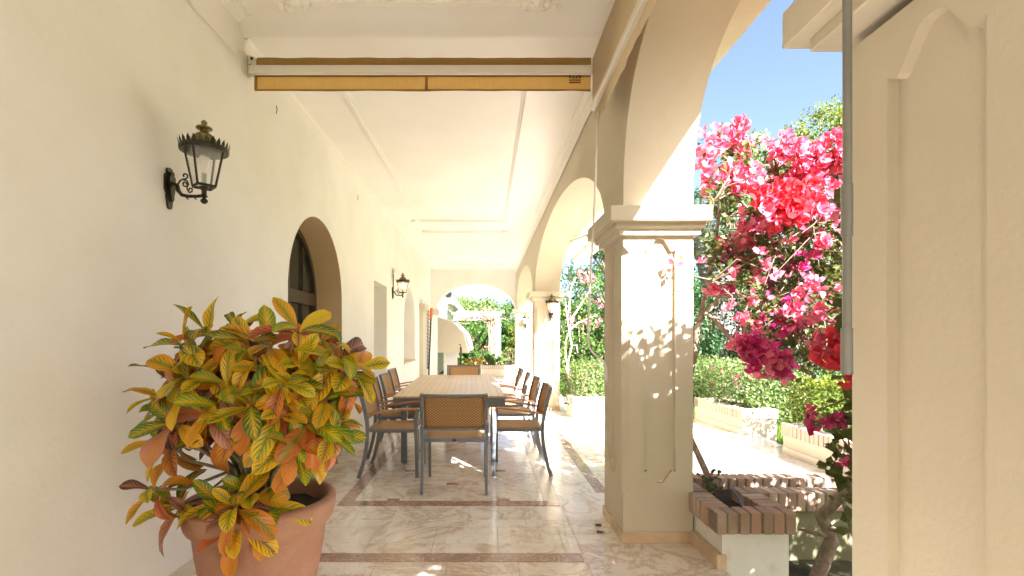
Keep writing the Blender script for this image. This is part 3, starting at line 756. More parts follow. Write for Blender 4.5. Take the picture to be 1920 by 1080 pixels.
# crank rods hanging from the two awnings
def crank(name, pts, r, mat, label, grips=()):
    t = empty(name, pts[0], label, 'crank rod', 'awning crank rods'); o0 = Vector(pts[0]); m = MB(); m.tube([Vector(p) - o0 for p in pts], r, 10); m.build('rod', mat, t)
    for a, b_, rr in grips: m = MB(); m.tube([Vector(a) - o0, Vector(a).lerp(Vector(b_), .5) - o0, Vector(b_) - o0], rr, 12); m.build('grip', mat, t)
    return t
d = 3.45; ln = [P(1121, 212, 3.62), P(1118, 300, 3.58), P(1113, 420, 3.52), P(1106, 540, d), P(1103, 600, d), P(1102.5, 638, d), P(1105, 652, d), P(1112, 662, d), P(1131, 678, d), P(1135, 686, d), P(1136, 712, d)]
crank('crank_rod', ln, .0075, M['whitemetal'], 'thin bent crank rod hanging in front of the middle pillar', [(P(1103.5, 590, d), P(1102.5, 636, d), .010), (P(1135.5, 688, d), P(1136, 714, d), .011)])
d = 1.135; x_ = (1588 - CX) * d / F
crank('crank_rod', [(x_, d, 3.08), (x_ + .001, d, 1.8), (x_, d, P(0, 702, d).z)], .0092, M['rod'], 'thick straight grey crank rod hanging against the near pillar edge',
      [((x_, d, P(0, 345, d).z), (x_, d, P(0, 443, d).z), .0118), ((x_, d, P(0, 615, d).z), (x_, d, P(0, 702, d).z), .0118)])
# outside awning of the middle arch
oa = empty('folding_awning', (XO, 7, 3.1), 'white folding arm awning half open outside the middle arch', 'awning')
def inoa(o): o.parent = oa; o.matrix_parent_inverse = Matrix.Translation((-XO, -7, -3.1)); return o
ya, yb = 4.5, 10.2
m = MB(); m.add([(XO + .02, ya, 3.22), (XO + .02, yb, 3.22), (1.76, yb, 3.02), (1.76, ya, 3.02)], [(0, 1, 2, 3)]); inoa(m.build('canopy', M['cream']))
m = MB(); m.bbox(1.74, 1.79, ya, yb, 2.98, 3.03, .008); inoa(m.build('front_bar', M['whitemetal']))
m = MB(); m.add([(1.78, ya, 2.985), (1.78, yb, 2.985), (1.79, yb, 2.80), (1.79, ya, 2.80)], [(0, 1, 2, 3)]); inoa(m.build('valance', M['cream']))
for y in (5.2, 9.2):
    s = 1 if y < 7 else -1
    m = MB(); m.tube([(XO + .03, y, 3.14), (1.62, y + s * 1.1, 3.06), (1.74, y + s * .25, 3.01)], .018, 8); inoa(m.build('arm', M['whitemetal']))
crank('crank_rod', [P(1066, 500, 9.6), P(1069, 560, 9.6), P(1070, 640, 9.6), P(1071, 647, 9.6), P(1081, 648, 9.6), P(1083, 662, 9.6)], .010, M['rod'], 'small crank handle hanging outside beside the far pillar')

# ================================================================== TABLE
tb = empty('dining_table', (-.415, 5.66, 0), 'long rectangular teak topped dining table with grey metal frame', 'table', rz=radians(1.8))
W2, L_, TH = .635, 3.2, .755
m = MB(); m.bbox(-W2 + .07, W2 - .07, .10, 1.56, TH - .022, TH, .002); m.bbox(-W2 + .07, W2 - .07, 1.566, L_ - .10, TH - .022, TH, .002)
m.bbox(-W2 + .002, W2 - .002, .0, .098, TH - .022, TH, .003); m.bbox(-W2 + .002, W2 - .002, L_ - .098, L_, TH - .022, TH, .003)
m.bbox(-W2 + .002, -W2 + .068, .1, L_ - .1, TH - .022, TH, .003); m.bbox(W2 - .068, W2 - .002, .1, L_ - .1, TH - .022, TH, .003)
m.build('table_top', M['teak'], tb)
m = MB(); a = .008
m.bbox(-W2 + a, W2 - a, a, .05, TH - .10, TH - .0225, .003); m.bbox(-W2 + a, W2 - a, L_ - .05, L_ - a, TH - .10, TH - .0225, .003)
m.bbox(-W2 + a, -W2 + .05, .052, L_ - .052, TH - .10, TH - .0225, .003); m.bbox(W2 - .05, W2 - a, .052, L_ - .052, TH - .10, TH - .0225, .003)
m.build('frame', M['greymetal'], tb)
for x in (-W2 + .12, W2 - .12):
    for y in (.075, L_ - .075):
        m = MB(); m.bbox(x - .034, x + .034, y - .034, y + .034, .008, TH - .024, .004); m.bbox(x - .03, x + .03, y - .03, y + .03, 0, .0079, .002); m.build('leg', M['greymetal'], tb)

# ================================================================== CHAIRS
def make_chair():
    t = empty('dining_armchair', (0, 0, 0)); hw_ = .292; seg = 10
    prof = [(-.325, 0), (-.292, .10), (-.262, .22), (-.242, .34), (-.234, .46), (-.240, .56), (-.262, .68), (-.292, .80), (-.322, .905)]
    def at(z):
        for (y0, z0), (y1, z1) in zip(prof, prof[1:]):
            if z <= z1: return y0 + (y1 - y0) * (z - z0) / (z1 - z0)
        return prof[-1][0]
    for s in (-1, 1):
        m = MB(); m.tube([(s * hw_, y, z) for y, z in prof], .0, flat=(.026, .036)); m.build('rear_leg', M['greymetal'], t)
        m = MB(); m.tube([(s * (hw_ - .012), .262, 0), (s * (hw_ - .012), .258, .25), (s * (hw_ - .012), .250, .478)], 0, flat=(.026, .034))
        m.tube([(s * (hw_ + .006), .250, .44), (s * (hw_ + .006), .253, .60), (s * (hw_ + .006), .258, .678)], 0, flat=(.008, .040)); m.build('front_leg', M['greymetal'], t)
        m = MB(); K = 12; V = []
        for k in range(K + 1):
            u = k / K; y = at(.635) + .005 + (.275 - at(.635)) * u; z = .632 + .062 * sin(u * pi * .5) ** .9 ; w2 = .017 + .010 * sin(pi * u ** .8)
            for dx, dz in ((-w2, -.009), (w2, -.009), (w2, .006), (w2 - .004, .010), (-w2 + .004, .010), (-w2, .006)): V.append((s * hw_ + dx, y, z + dz))
        m.add(V, [(i * 6 + q, i * 6 + (q + 1) % 6, (i + 1) * 6 + (q + 1) % 6, (i + 1) * 6 + q) for i in range(K) for q in range(6)] + [tuple(range(6)), tuple(range(K * 6, K * 6 + 6))])
        m.build('armrest', M['armwood'], t)
    xs = [-hw_ + .012 + (2 * hw_ - .024) * k / seg for k in range(seg + 1)]
    bow = lambda x: -.034 * (1 - (x / hw_) ** 2)
    def bar(z, h, d): return [(x, at(z) + bow(x), z) for x in xs]
    m = MB(); m.tube(bar(.893, 0, 0), 0, flat=(.024, .022)); m.build('top_rail', M['greymetal'], t)
    m = MB(); m.tube(bar(.578, 0, 0), 0, flat=(.022, .022)); m.build('lower_rail', M['greymetal'], t)
    m = MB(); V = []; UV = []; nz = 8
    for i in range(seg + 1):
        for j in range(nz + 1):
            z = .588 + (.884 - .588) * j / nz; V.append((xs[i] * .985, at(z) + bow(xs[i]), z)); UV.append((xs[i], z))
    fs = [(i * (nz + 1) + j, (i + 1) * (nz + 1) + j, (i + 1) * (nz + 1) + j + 1, i * (nz + 1) + j + 1) for i in range(seg) for j in range(nz)]
    m.add(V, fs, [[UV[q] for q in f] for f in fs], True); b = m.build('backrest', M['wicker'], t)
    md = b.modifiers.new('thick', 'SOLIDIFY'); md.thickness = .008; md.offset = 0
    m = MB(); m.bbox(-hw_ + .014, hw_ - .014, -.246, -.222, .455, .490, .003)
    m.bbox(-hw_ + .014, hw_ - .014, .222, .250, .452, .484, .003)
    for s in (-1, 1): m.tube([(s * (hw_ - .016), -.222, .473), (s * (hw_ - .016), .0, .466), (s * (hw_ - .016), .222, .470)], 0, flat=(.026, .03))
    m.build('seat_frame', M['greymetal'], t)
    m = MB(); V = []; UV = []; n = 8
    for i in range(n + 1):
        for j in range(n + 1):
            x = -.262 + .524 * i / n; y = -.222 + .452 * j / n; z = .490 - .016 * sin(pi * i / n) * sin(pi * j / n) - .004 * j / n; V.append((x, y, z)); UV.append((x, y))
    fs = [(i * (n + 1) + j, (i + 1) * (n + 1) + j, (i + 1) * (n + 1) + j + 1, i * (n + 1) + j + 1) for i in range(n) for j in range(n)]
    m.add(V, fs, [[UV[q] for q in f] for f in fs], True); b = m.build('seat', M['wicker'], t)
    md = b.modifiers.new('thick', 'SOLIDIFY'); md.thickness = .01
    m = MB(); K = 16; m.add([(.018 * cos(2 * pi * k / K), -.2468, .473 + .010 * sin(2 * pi * k / K)) for k in range(K)] + [(.018 * cos(2 * pi * k / K), -.2495, .473 + .010 * sin(2 * pi * k / K)) for k in range(K)],
                        [(k, (k + 1) % K, K + (k + 1) % K, K + k) for k in range(K)] + [tuple(range(K, 2 * K))])
    m.build('badge', M['darkmark'], t)
    return t
c0 = make_chair()
spots = [(-.293, 4.86, 0, 'wicker backed armchair at the near end of the table, seen from behind'),
         (-.96, 5.36, -90, 'nearest armchair on the house wall side of the table'),
         (-1.08, 6.20, -87, 'second nearest armchair on the house wall side of the table'),
         (-1.11, 7.10, -91, 'third armchair on the house wall side of the table'),
         (-1.20, 8.10, -89, 'farthest armchair on the house wall side of the table'),
         (.335, 5.42, 90, 'nearest armchair on the garden side of the table'),
         (.33, 6.40, 91, 'second nearest armchair on the garden side of the table'),
         (.28, 7.20, 88, 'third armchair on the garden side of the table'),
         (.24, 8.12, 90, 'farthest armchair on the garden side of the table'),
         (-.41, 8.88, 180, 'armchair at the far end of the table, facing the viewer')]
for i, (x, y, a, lb) in enumerate(spots):
    o = c0 if i == 0 else copy_tree(c0)
    o.location = (x, y, .0036); o.rotation_euler.z = radians(a); tag(o, lb, 'chair', 'wicker armchairs around the dining table')

# ================================================================== WALL LANTERNS
def make_lantern(lit):
    t = empty('wall_lantern', (0, 0, 0)); I = M['iron']
    m = MB()   # back plate (in the y,z plane), ornate outline
    half = [(.0, .115), (.018, .112), (.026, .098), (.022, .085), (.034, .078), (.042, .068), (.042, -.01), (.036, -.02), (.028, -.035), (.030, -.05), (.022, -.062), (.020, -.095), (.012, -.112), (.0, -.116)]
    outl = half + [(-a, b) for a, b in half[-2:0:-1]]
    m.prism(outl, 'x', 0, .012); m.prism([(a * .62, b * .72 + .01) for a, b in outl], 'x', .012, .026)
    m.build('back_plate', I, t)
    m = MB()
    m.tube([(.02, 0, .03), (.05, 0, .02), (.055, 0, -.01), (.075, 0, -.035), (.11, 0, -.042), (.16, 0, -.042), (.20, 0, -.038)], [.010, .011, .012, .010, .009, .009, .010], 8)
    for x in (.10, .145): m.tube([(x, 0, -.045), (x + .006, 0, -.055), (x + .014, 0, -.064)], [.006, .004, .001], 6)
    def spiral(c, r0, r1, a0, turns, n=18): return [(c[0] + (r0 + (r1 - r0) * k / n) * cos(a0 + turns * 2 * pi * k / n), 0, c[1] + (r0 + (r1 - r0) * k / n) * sin(a0 + turns * 2 * pi * k / n)) for k in range(n + 1)]
    m.tube([(.05, 0, .02), (.065, 0, .045), (.085, 0, .055)] + spiral((.092, .072), .018, .006, -pi / 2, .9), .0045, 6)
    m.tube([(.085, 0, .05), (.105, 0, .045), (.112, 0, .025)] + spiral((.094, .028), .018, .006, 0, -1.1), .0042, 6)
    m.tube([(.108, 0, .03), (.104, 0, .0), (.112, 0, -.018)] + spiral((.122, -.006), .015, .005, -2.2, .95), .0042, 6)
    m.build('arm', I, t)
    cx = .20
    m = MB(); m.lathe([(.001, -.085), (.010, -.083), (.019, -.073), (.019, -.064), (.010, -.055), (.008, -.050), (.018, -.046), (.018, -.040), (.013, -.036), (.013, -.012), (.019, -.006), (.019, 0), (.024, .006), (.03, .008), (.001, .008)], (cx, 0, 0), 16)
    m.build('spindle', I, t)
    # glazed body: four tapering panes with a corner towards the front
    zb, zt, rb, rt = .012, .212, .064, .108
    def cor(k, z):
        r = rb + (rt - rb) * (z - zb) / (zt - zb); a = pi / 2 * k + radians(0); return Vector((cx + r * cos(a), r * sin(a), z))
    m = MB()
    for k in range(4): m.tube([cor(k, zb), cor(k, zt)], .0, flat=(.009, .009)); m.tube([cor(k, zb), cor(k + 1, zb)], .0, flat=(.008, .014)); m.tube([cor(k, zt), cor(k + 1, zt)], 0, flat=(.008, .016))
    m.build('frame', I, t)
    for k in range(4):
        m = MB(); q = [cor(k, zb + .005), cor(k + 1, zb + .005), cor(k + 1, zt - .005), cor(k, zt - .005)]; m.quad(*q); m.build('pane', M['glass'], t)
    m = MB(); m.lathe([(.120, .205), (.122, .232), (.112, .236), (.075, .238), (.068, .262), (.058, .285), (.040, .303), (.024, .312), (.020, .322), (.022, .328), (.04, .332), (.043, .338), (.038, .344), (.014, .348), (.010, .356), (.016, .364), (.016, .372), (.006, .382), (.001, .386)], (cx, 0, 0), 28)
    m.build('roof', M['bronze'], t)
    m = MB(); N = 26; m.lathe([(.120, .203), (.125, .206), (.127, .226), (.121, .229)], (cx, 0, 0), 28)
    for k in range(N):
        a = 2 * pi * k / N; dA = pi / N * .8; r = .124
        m.add([(cx + r * cos(a - dA), r * sin(a - dA), .225), (cx + r * cos(a + dA), r * sin(a + dA), .225), (cx + (r + .004) * cos(a + dA * .9), (r + .004) * sin(a + dA * .9), .241), (cx + (r + .010) * cos(a), (r + .010) * sin(a), .262), (cx + (r + .004) * cos(a - dA * .9), (r + .004) * sin(a - dA * .9), .241)], [(0, 1, 2, 3, 4)])
    m.build('crown_rim', I, t)
    m = MB(); m.lathe([(.013, .01), (.013, .085), (.001, .085)], (cx, 0, 0), 12); m.build('candle_tube', M['socket'], t)
    m = MB(); m.lathe([(.012, .086), (.028, .150), (.030, .165), (.022, .185), (.001, .195)], (cx, 0, 0), 16); m.build('bulb', M['bulb' if lit else 'bulboff'], t)
    return t
l0 = make_lantern(False); l0.location = (XL + .001, 2.82, 2.25); tag(l0, 'large bronze wall lantern above the potted plant, unlit', 'lantern', 'wall lanterns of the gallery')
l1 = make_lantern(True); l1.location = (XL + .001, 9.52, 2.25); tag(l1, 'lit wall lantern on the house wall beyond the plain recess', 'lantern', 'wall lanterns of the gallery')
l2 = copy_tree(l1); l2.location = (1.25, 9.808, 1.865); l2.rotation_euler.z = radians(-90); l2['label'] = 'lit lantern on the near face of the second free pillar'
l3 = copy_tree(l1); l3.location = (1.225, 15.798, 1.80); l3.rotation_euler.z = radians(-90); l3['label'] = 'small lit lantern on the farthest pillar beside the end arch'

# ================================================================== POT AND CROTON
pc = Vector((-1.07, 2.40, 0)); k_ = 1.0
pot = empty('terracotta_pot', pc, 'large round terracotta pot with a rolled rim, standing by the wall', 'pot')
m = MB(); m.lathe([(.20, .0), (.205, .01), (.232, .15), (.262, .32), (.283, .44), (.292, .520), (.297, .535), (.312, .548), (.326, .566), (.336, .60), (.341, .635), (.341, .652), (.332, .664), (.318, .667), (.303, .664), (.296, .652), (.290, .60), (.28, .5)], (0, 0, 0), 72)
m.build('pot_body', M['terracotta'], pot)
m = MB(); random.seed(4); V = [(0, 0, .585)]; fs = []
for r in range(1, 8):
    for q in range(32): a = 2 * pi * q / 32; V.append((.287 * r / 7 * cos(a), .287 * r / 7 * sin(a), .585 + rnd(-.012, .012)))
for q in range(32): fs.append((0, 1 + q, 1 + (q + 1) % 32))
for r in range(6):
    for q in range(32): a_ = 1 + r * 32; fs.append((a_ + q, a_ + 32 + q, a_ + 32 + (q + 1) % 32, a_ + (q + 1) % 32))
m.add(V, fs, None, True); m.build('soil', M['soil'], pot)

def crotonmat():
    t = NT('croton_leaf'); uv = t.n('UVMap'); sep = t.n('SeparateXYZ'); t.l(uv.outputs[0], sep.inputs[0])
    av = t.math('ABSOLUTE', t.math('MULTIPLY_ADD', sep.outputs[1], 2, -1))
    A = t.n('Attribute'); A.attribute_name = 'cola'; B = t.n('Attribute'); B.attribute_name = 'colb'
    n = t.noise(26, 4, .65, t.pos()); nn = t.noise(75, 3, .6, t.pos())
    ph = t.math('FRACT', t.math('ADD', t.math('SUBTRACT', t.math('MULTIPLY', sep.outputs[0], 7.5), t.math('MULTIPLY', av, 2.2)), t.math('MULTIPLY', n.outputs[0], .7)))
    side = t.math('ABSOLUTE', t.math('SUBTRACT', ph, .5))
    vein = t.ramp(side, [(.12, 1.), (.22, 0.)]); mid = t.ramp(av, [(.05, 1.), (.12, 0.)])
    brk = t.ramp(n.outputs[0], [(.36, .15), (.52, 1.)]); edge = t.ramp(av, [(.55, 1.), (.95, .15)])
    vf = t.math('MAXIMUM', t.math('MULTIPLY', t.math('MULTIPLY', vein, brk), edge), mid)
    zone = t.ramp(t.math('ADD', av, t.math('MULTIPLY', n.outputs[0], .5)), [(.35, 1.), (.75, 0.)])
    vf = t.math('MULTIPLY', t.math('MAXIMUM', vf, t.math('MULTIPLY', zone, .55)), .9, clamp=True)
    c = t.mix(vf, A.outputs[0], B.outputs[0]); c = t.mix(t.math('MULTIPLY', nn.outputs[0], .25), c, t.mix(.5, A.outputs[0], (.25, .10, .03)))
    t.set(col=c, rough=.27, spec=.5); t.bump(t.math('MULTIPLY', t.math('ADD', vein, mid), -1), .4, .004)
    tr = t.n('BsdfTranslucent'); t.l(c, tr.inputs[0]); mx = t.n('MixShader'); mx.inputs[0].default_value = .25
    t.l(t.b.outputs[0], mx.inputs[1]); t.l(tr.outputs[0], mx.inputs[2]); t.l(mx.outputs[0], t.out.inputs[0]); return t.m
M['croton'] = crotonmat(); M['crotonstem'] = simple('croton_stem', (.22, .20, .11), .7, var=.4, scale=30)
YEL = ((.80, .50, .015), (.70, .50, .02), (.74, .36, .012)); GRN = ((.07, .20, .012), (.15, .28, .015), (.04, .14, .012))
ORG = ((.62, .19, .015), (.62, .26, .025), (.55, .13, .03)); PNK = ((.52, .23, .14), (.60, .35, .24), (.40, .16, .09)); DRK = ((.14, .035, .02), (.08, .03, .02), (.22, .06, .03))
def cleaf(mb, base, D, N, L, W, curve, A, B, NS=8):
    D = D.normalized(); N = (N - D * N.dot(D)); N = N.normalized() if N.length > .01 else D.orthogonal().normalized(); Sd = D.cross(N)
    v = []; uv = []; p = base.copy(); d = D.copy(); ph = rnd(0, 6); tw = rnd(-.5, .5); wav = rnd(.03, .07)
    for i in range(NS + 1):
        t = i / NS; wdt = W * (sin(pi * min(1, (t * .97 + .02)) ** 1.15) ** .62) * (.72 + .3 * t) if t > .08 else W * .06
        if i == NS: wdt = W * .03
        ang = curve * t; R = Matrix.Rotation(-ang, 3, Sd); dd = R @ D; nn = R @ N; R2 = Matrix.Rotation(tw * t, 3, dd); ss = R2 @ Sd; nn = R2 @ nn
        if i: p = p + dd * (L / NS)
        for j, o in enumerate((-1, -.5, 0, .5, 1)):
            cup = .30 * abs(o) + wav * 3 * sin(ph + 7 * t + o * 2) * abs(o)
            v.append(p + ss * o * wdt + nn * cup * wdt); uv.append((t, (o + 1) / 2))
    fs = [(i * 5 + j, (i + 1) * 5 + j, (i + 1) * 5 + j + 1, i * 5 + j + 1) for i in range(NS) for j in range(4)]
    mb.add(v, fs, [[uv[q] for q in f] for f in fs], True); mb.col['cola'] += [(*A, 1)] * len(v); mb.col['colb'] += [(*B, 1)] * len(v)
random.seed(21)
cr = empty('croton_plant', pc + Vector((0, 0, .585)), 'bushy croton with yellow, orange and green variegated leaves growing in the terracotta pot', 'plant')
c0_ = pc + Vector((0, 0, .585)); lm = MB(); lm.col = {'cola': [], 'colb': []}; sm = MB()
ros = [(345, 690, .9), (455, 792, .9), (525, 778, 1.1), (582, 795, 1), (618, 822, .8), (412, 765, 1.2), (300, 745, .7), (560, 850, .8), (480, 655, 1.1), (530, 720, 1.2), (600, 690, .8), (310, 830, .7), (650, 700, .7), (345, 632, 1), (388, 612, .8), (392, 655, .6), (470, 632, 1), (445, 660, .5), (505, 632, 1), (560, 606, 1), (600, 628, .7), (640, 655, .9), (668, 682, .6), (392, 690, 1.1), (425, 722, 1), (352, 722, .9), (322, 700, .5), (325, 792, 1), (300, 770, .6), (385, 775, 1.1), (418, 800, .8),
       (470, 760, 1.3), (500, 740, 1), (452, 730, .8), (555, 735, 1.1), (590, 712, 1), (612, 748, .9), (545, 832, 1), (515, 812, .9), (632, 795, .7), (600, 780, .8), (285, 918, 1), (330, 950, .7), 
       (440, 950, 1.25), (470, 930, .9), (410, 945, 1), (500, 950, .8), (445, 985, 1.1), (560, 672, 1), (440, 602, .4), (500, 700, .9), (430, 640, .9), (370, 660, .7), (650, 735, .3)]
def rosette(c, ax, k, size, inner_shoot=False):
    ax = ax.normalized(); a0 = rnd(0, 6); B_ = ax.orthogonal().normalized(); C_ = ax.cross(B_)
    for i in range(k):
        u = i / (k - 1); a = a0 + i * 2.4; open_ = radians(25 + 95 * u ** .8 + rnd(-14, 14))
        D = ax * cos(open_) + (B_ * cos(a) + C_ * sin(a)) * sin(open_); L = size * (.72 + .45 * sin(pi * min(1, u * .8 + .15))) * rnd(.7, 1.2)
        pr = u + rnd(-.22, .22)
        if inner_shoot: pr = .55 + .45 * random.random()
        dk = inner_shoot and random.random() < .5
        if pr < .13: A, Bc = random.choice(GRN), random.choice(YEL)
        elif pr < .33: A, Bc = random.choice(YEL), random.choice(GRN)
        elif pr < .46: A, Bc = random.choice(YEL + ORG), random.choice(GRN[:2] + YEL + ORG + DRK[2:])
        elif pr < .78: A, Bc = random.choice(ORG + YEL[:1] + PNK[:1]), random.choice(DRK + ORG)
        else: A, Bc = random.choice(PNK + ORG), random.choice(DRK)
        if random.random() < .04: A, Bc = (.07, .03, .03), (.5, .22, .12)
        if dk: A, Bc = random.choice(DRK), random.choice(DRK + ORG[:1])
        base = c - ax * (.055 * u) + D * .012
        cleaf(lm, base - c0_, D, ax + Vector((0, 0, .3)), L, L * rnd(.205, .255), rnd(.1, 1.2) + .9 * u, A, Bc)
for (x, y, f) in ros:
    d = 2.42 - .36 * f + rnd(-.04, .04)
    if y > 880: d = 2.42 - .30 * f
    if y < 700: y += 14
    c = P(x, y, d); ctr = pc + Vector((0, .0, 1.15)); ax = (c - ctr); ax.z = ax.z * .7 + .35 * ax.length + .12; ax = ax + Vector((0, -.10, 0))
    if y > 880: ax = Vector(((x - 470) / 400, -.45, .55))
    rosette(c, ax, random.choice((10, 11, 12)), .150)
    root = pc + Vector((rnd(-.06, .06), rnd(-.06, .06), .58)); hub = pc + Vector(((c.x - pc.x) * .35, (c.y - pc.y) * .3, .80 + .2 * max(0, c.z - 1)))
    sm.tube([root - c0_, hub - c0_, (hub.lerp(c, .6) + Vector((0, 0, -.03))) - c0_, c - c0_], [.012, .010, .007, .005], 6, cap=False)
for k in range(34):      # inner and rear shoots, many leaves in the darkest tones
    dv = rvec(); dv.y = abs(dv.y) * .9 - .25; c = pc + Vector((dv.x * .40, dv.y * .34, 1.19 + dv.z * .20)); px = CX + c.x * F / c.y
    rosette(c, Vector((dv.x, dv.y, .6)), 9, .15, True)
    root = pc + Vector((rnd(-.05, .05), rnd(-.05, .05), .58)); hub = pc + Vector((dv.x * .15, dv.y * .12, .85))
    sm.tube([root - c0_, hub - c0_, c - c0_], [.011, .008, .005], 6, cap=False)
sm.build('stem', M['crotonstem'], cr); lm.build('leaves', M['croton'], cr)

# ================================================================== BRICK CAPPED PLANTERS
TINTS = [(.40, .26, .19), (.46, .32, .24), (.33, .22, .16), (.50, .38, .29), (.42, .24, .18), (.38, .29, .22)]
def brickmb():
    m = MB(); m.col = {'tint': []}; return m
def brick(m, x0, x1, y0, y1, z0, z1):
    n = len(m.v); j = .0025
    m.bbox(x0 + rnd(-j, j), x1 + rnd(-j, j), y0 + rnd(-j, j), y1 + rnd(-j, j), z0, z1 + rnd(-j, j), .005); c = random.choice(TINTS); q = rnd(.85, 1.15)
    m.col['tint'] += [(c[0] * q, c[1] * q, c[2] * q, 1)] * (len(m.v) - n)
def run(m, core, x0, x1, y0, y1, z0, z1, along, pitch=.066, gap=.011):
    a, b = (x0, x1) if along == 'x' else (y0, y1); n = max(1, round((b - a) / pitch)); p = (b - a) / n
    for k in range(n):
        s, e_ = a + k * p + gap / 2, a + (k + 1) * p - gap / 2
        if along == 'x': brick(m, s, e_, y0, y1, z0, z1)
        else: brick(m, x0, x1, s, e_, z0, z1)
    core.box(x0 + .006, x1 - .006, y0 + .006, y1 - .006, z0 + .003, z1 - .006)
random.seed(31); ZB, ZT = .225, .355
pl = empty('brick_planter', (1.65, 3.3, 0), 'white walled planter with brown brick cap joined to the middle pillar', 'planter')
def inpl(o): o.parent = pl; o.matrix_parent_inverse = Matrix.Translation((-1.65, -3.3, 0)); return o
bm_, co = brickmb(), MB()
run(bm_, co, 1.39, 1.53, 3.17, 3.475, ZB, ZT, 'y'); run(bm_, co, 1.435, 1.53, 3.482, 3.80, ZB, ZT, 'y'); run(bm_, co, 1.39, 1.878, 3.045, 3.17, ZB, ZT, 'x')
run(bm_, co, 1.735, 1.878, 3.172, 3.444, ZB, ZT, 'y'); run(bm_, co, 1.735, 3.3, 3.446, 3.584, ZB, ZT, 'x'); run(bm_, co, 1.435, 3.0, 3.802, 3.94, ZB, ZT, 'x')
inpl(bm_.build('brick_cap', M['brick'])); inpl(co.build('mortar', M['mortar']))
m = MB(); zb = -.3
m.box(1.445, 1.51, 3.09, 3.478, zb, ZB); m.box(1.44, 1.51, 3.484, 3.92, zb, ZB); m.box(1.51, 1.854, 3.09, 3.15, zb, ZB); m.box(1.755, 1.854, 3.15, 3.47, zb, ZB); m.box(1.51, 2.98, 3.82, 3.92, zb, ZB)
inpl(m.build('planter_wall', M['planterwall']))
m = MB(); m.box(1.8545, 3.28, 3.4705, 3.56, zb, ZB); inpl(m.build('shaded_mossy_wall', plaster('shaded_moss_render', (.26, .25, .15), .25, .6, (.08, .10, .03))))  # moss tone darkened so the bougainvillea's shade is painted in
m = MB(); m.bbox(1.405, 1.4445, 3.072, 3.464, 0, .09, .003); m.bbox(1.43, 1.466, 3.0705, 3.089, 0, .0895, .003) ; inpl(m.build('skirting', M['plinth']))
m = MB(); m.box(1.50, 1.76, 3.14, 3.83, .1, .27); m.box(1.76, 2.98, 3.55, 3.83, .1, .27); inpl(m.build('soil', M['soil']))
pp_ = empty('drip_pipe', P(1372, 912, 3.5), 'dark blue drip pipe lying in the planter soil', 'pipe'); o0 = P(1372, 912, 3.5)
m = MB(); m.tube([(0, 0, 0), P(1382, 930, 3.33) - o0, P(1393, 952, 3.2) - o0], .009, 8); m.build('tube', M['blackpipe'], pp_)

def planter(x0, x1, y0, y1, label, rz=0, h=.37, over=.02, th=.13):
    cx, cy = x0, y0; t = empty('brick_planter', (cx, cy, 0), label, 'planter', 'brick capped planters of the garden terrace', rz); W_, D_ = x1 - x0, y1 - y0
    b, c = brickmb(), MB(); z0, z1 = h - .14, h
    run(b, c, -over, W_ + over, -over, th, z0, z1, 'x', .075); run(b, c, -over, W_ + over, D_ - th, D_ + over, z0, z1, 'x', .075)
    run(b, c, -over, th, th + .002, D_ - th - .002, z0, z1, 'y', .075); run(b, c, W_ - th, W_ + over, th + .002, D_ - th - .002, z0, z1, 'y', .075)
    b.build('brick_cap', M['brickpale'], t); c.build('mortar', M['mortar'], t)
    m = MB(); m.box(0, W_, 0, th - .02, -.2, z0); m.box(0, W_, D_ - th + .02, D_, -.2, z0); m.box(0, th - .02, th - .02, D_ - th + .02, -.2, z0); m.box(W_ - th + .02, W_, th - .02, D_ - th + .02, -.2, z0)
    m.build('planter_wall', M['pillar'], t)
    m = MB(); m.box(-.012, -.001, -.0, D_, 0, .085); m.build('skirting', M['plinthpale'], t)
    m = MB(); m.box(th - .03, W_ - th + .03, th - .03, D_ - th + .03, -.1, h - .09); m.build('soil', M['soil'], t); return t
_n = set(bpy.data.materials); M['brickpale'] = M['brick'].copy(); M['brickpale'].name = 'pale_sandy_brick'
for l_ in list(M['brickpale'].node_tree.links):
    if l_.to_socket.name == 'Base Color':
        nd = M['brickpale'].node_tree.nodes.new('ShaderNodeMix'); nd.data_type = 'RGBA'; nd.inputs[0].default_value = .6; nd.inputs[7].default_value = (.60, .50, .40, 1)
        M['brickpale'].node_tree.links.new(l_.from_socket, nd.inputs[6]); M['brickpale'].node_tree.links.new(nd.outputs[2], l_.to_socket)
planter(3.70, 4.22, 7.29, 8.70, 'pale planter with its white end face towards the viewer, holding a flowering hedge', radians(4))
planter(3.70, 4.7, 3.2, 6.15, 'pale planter at the right edge of the terrace in front of the clipped hedge', radians(1.5))
planter(1.50, 3.50, 8.76, 9.35, 'low brick capped planter across the far side of the terrace')

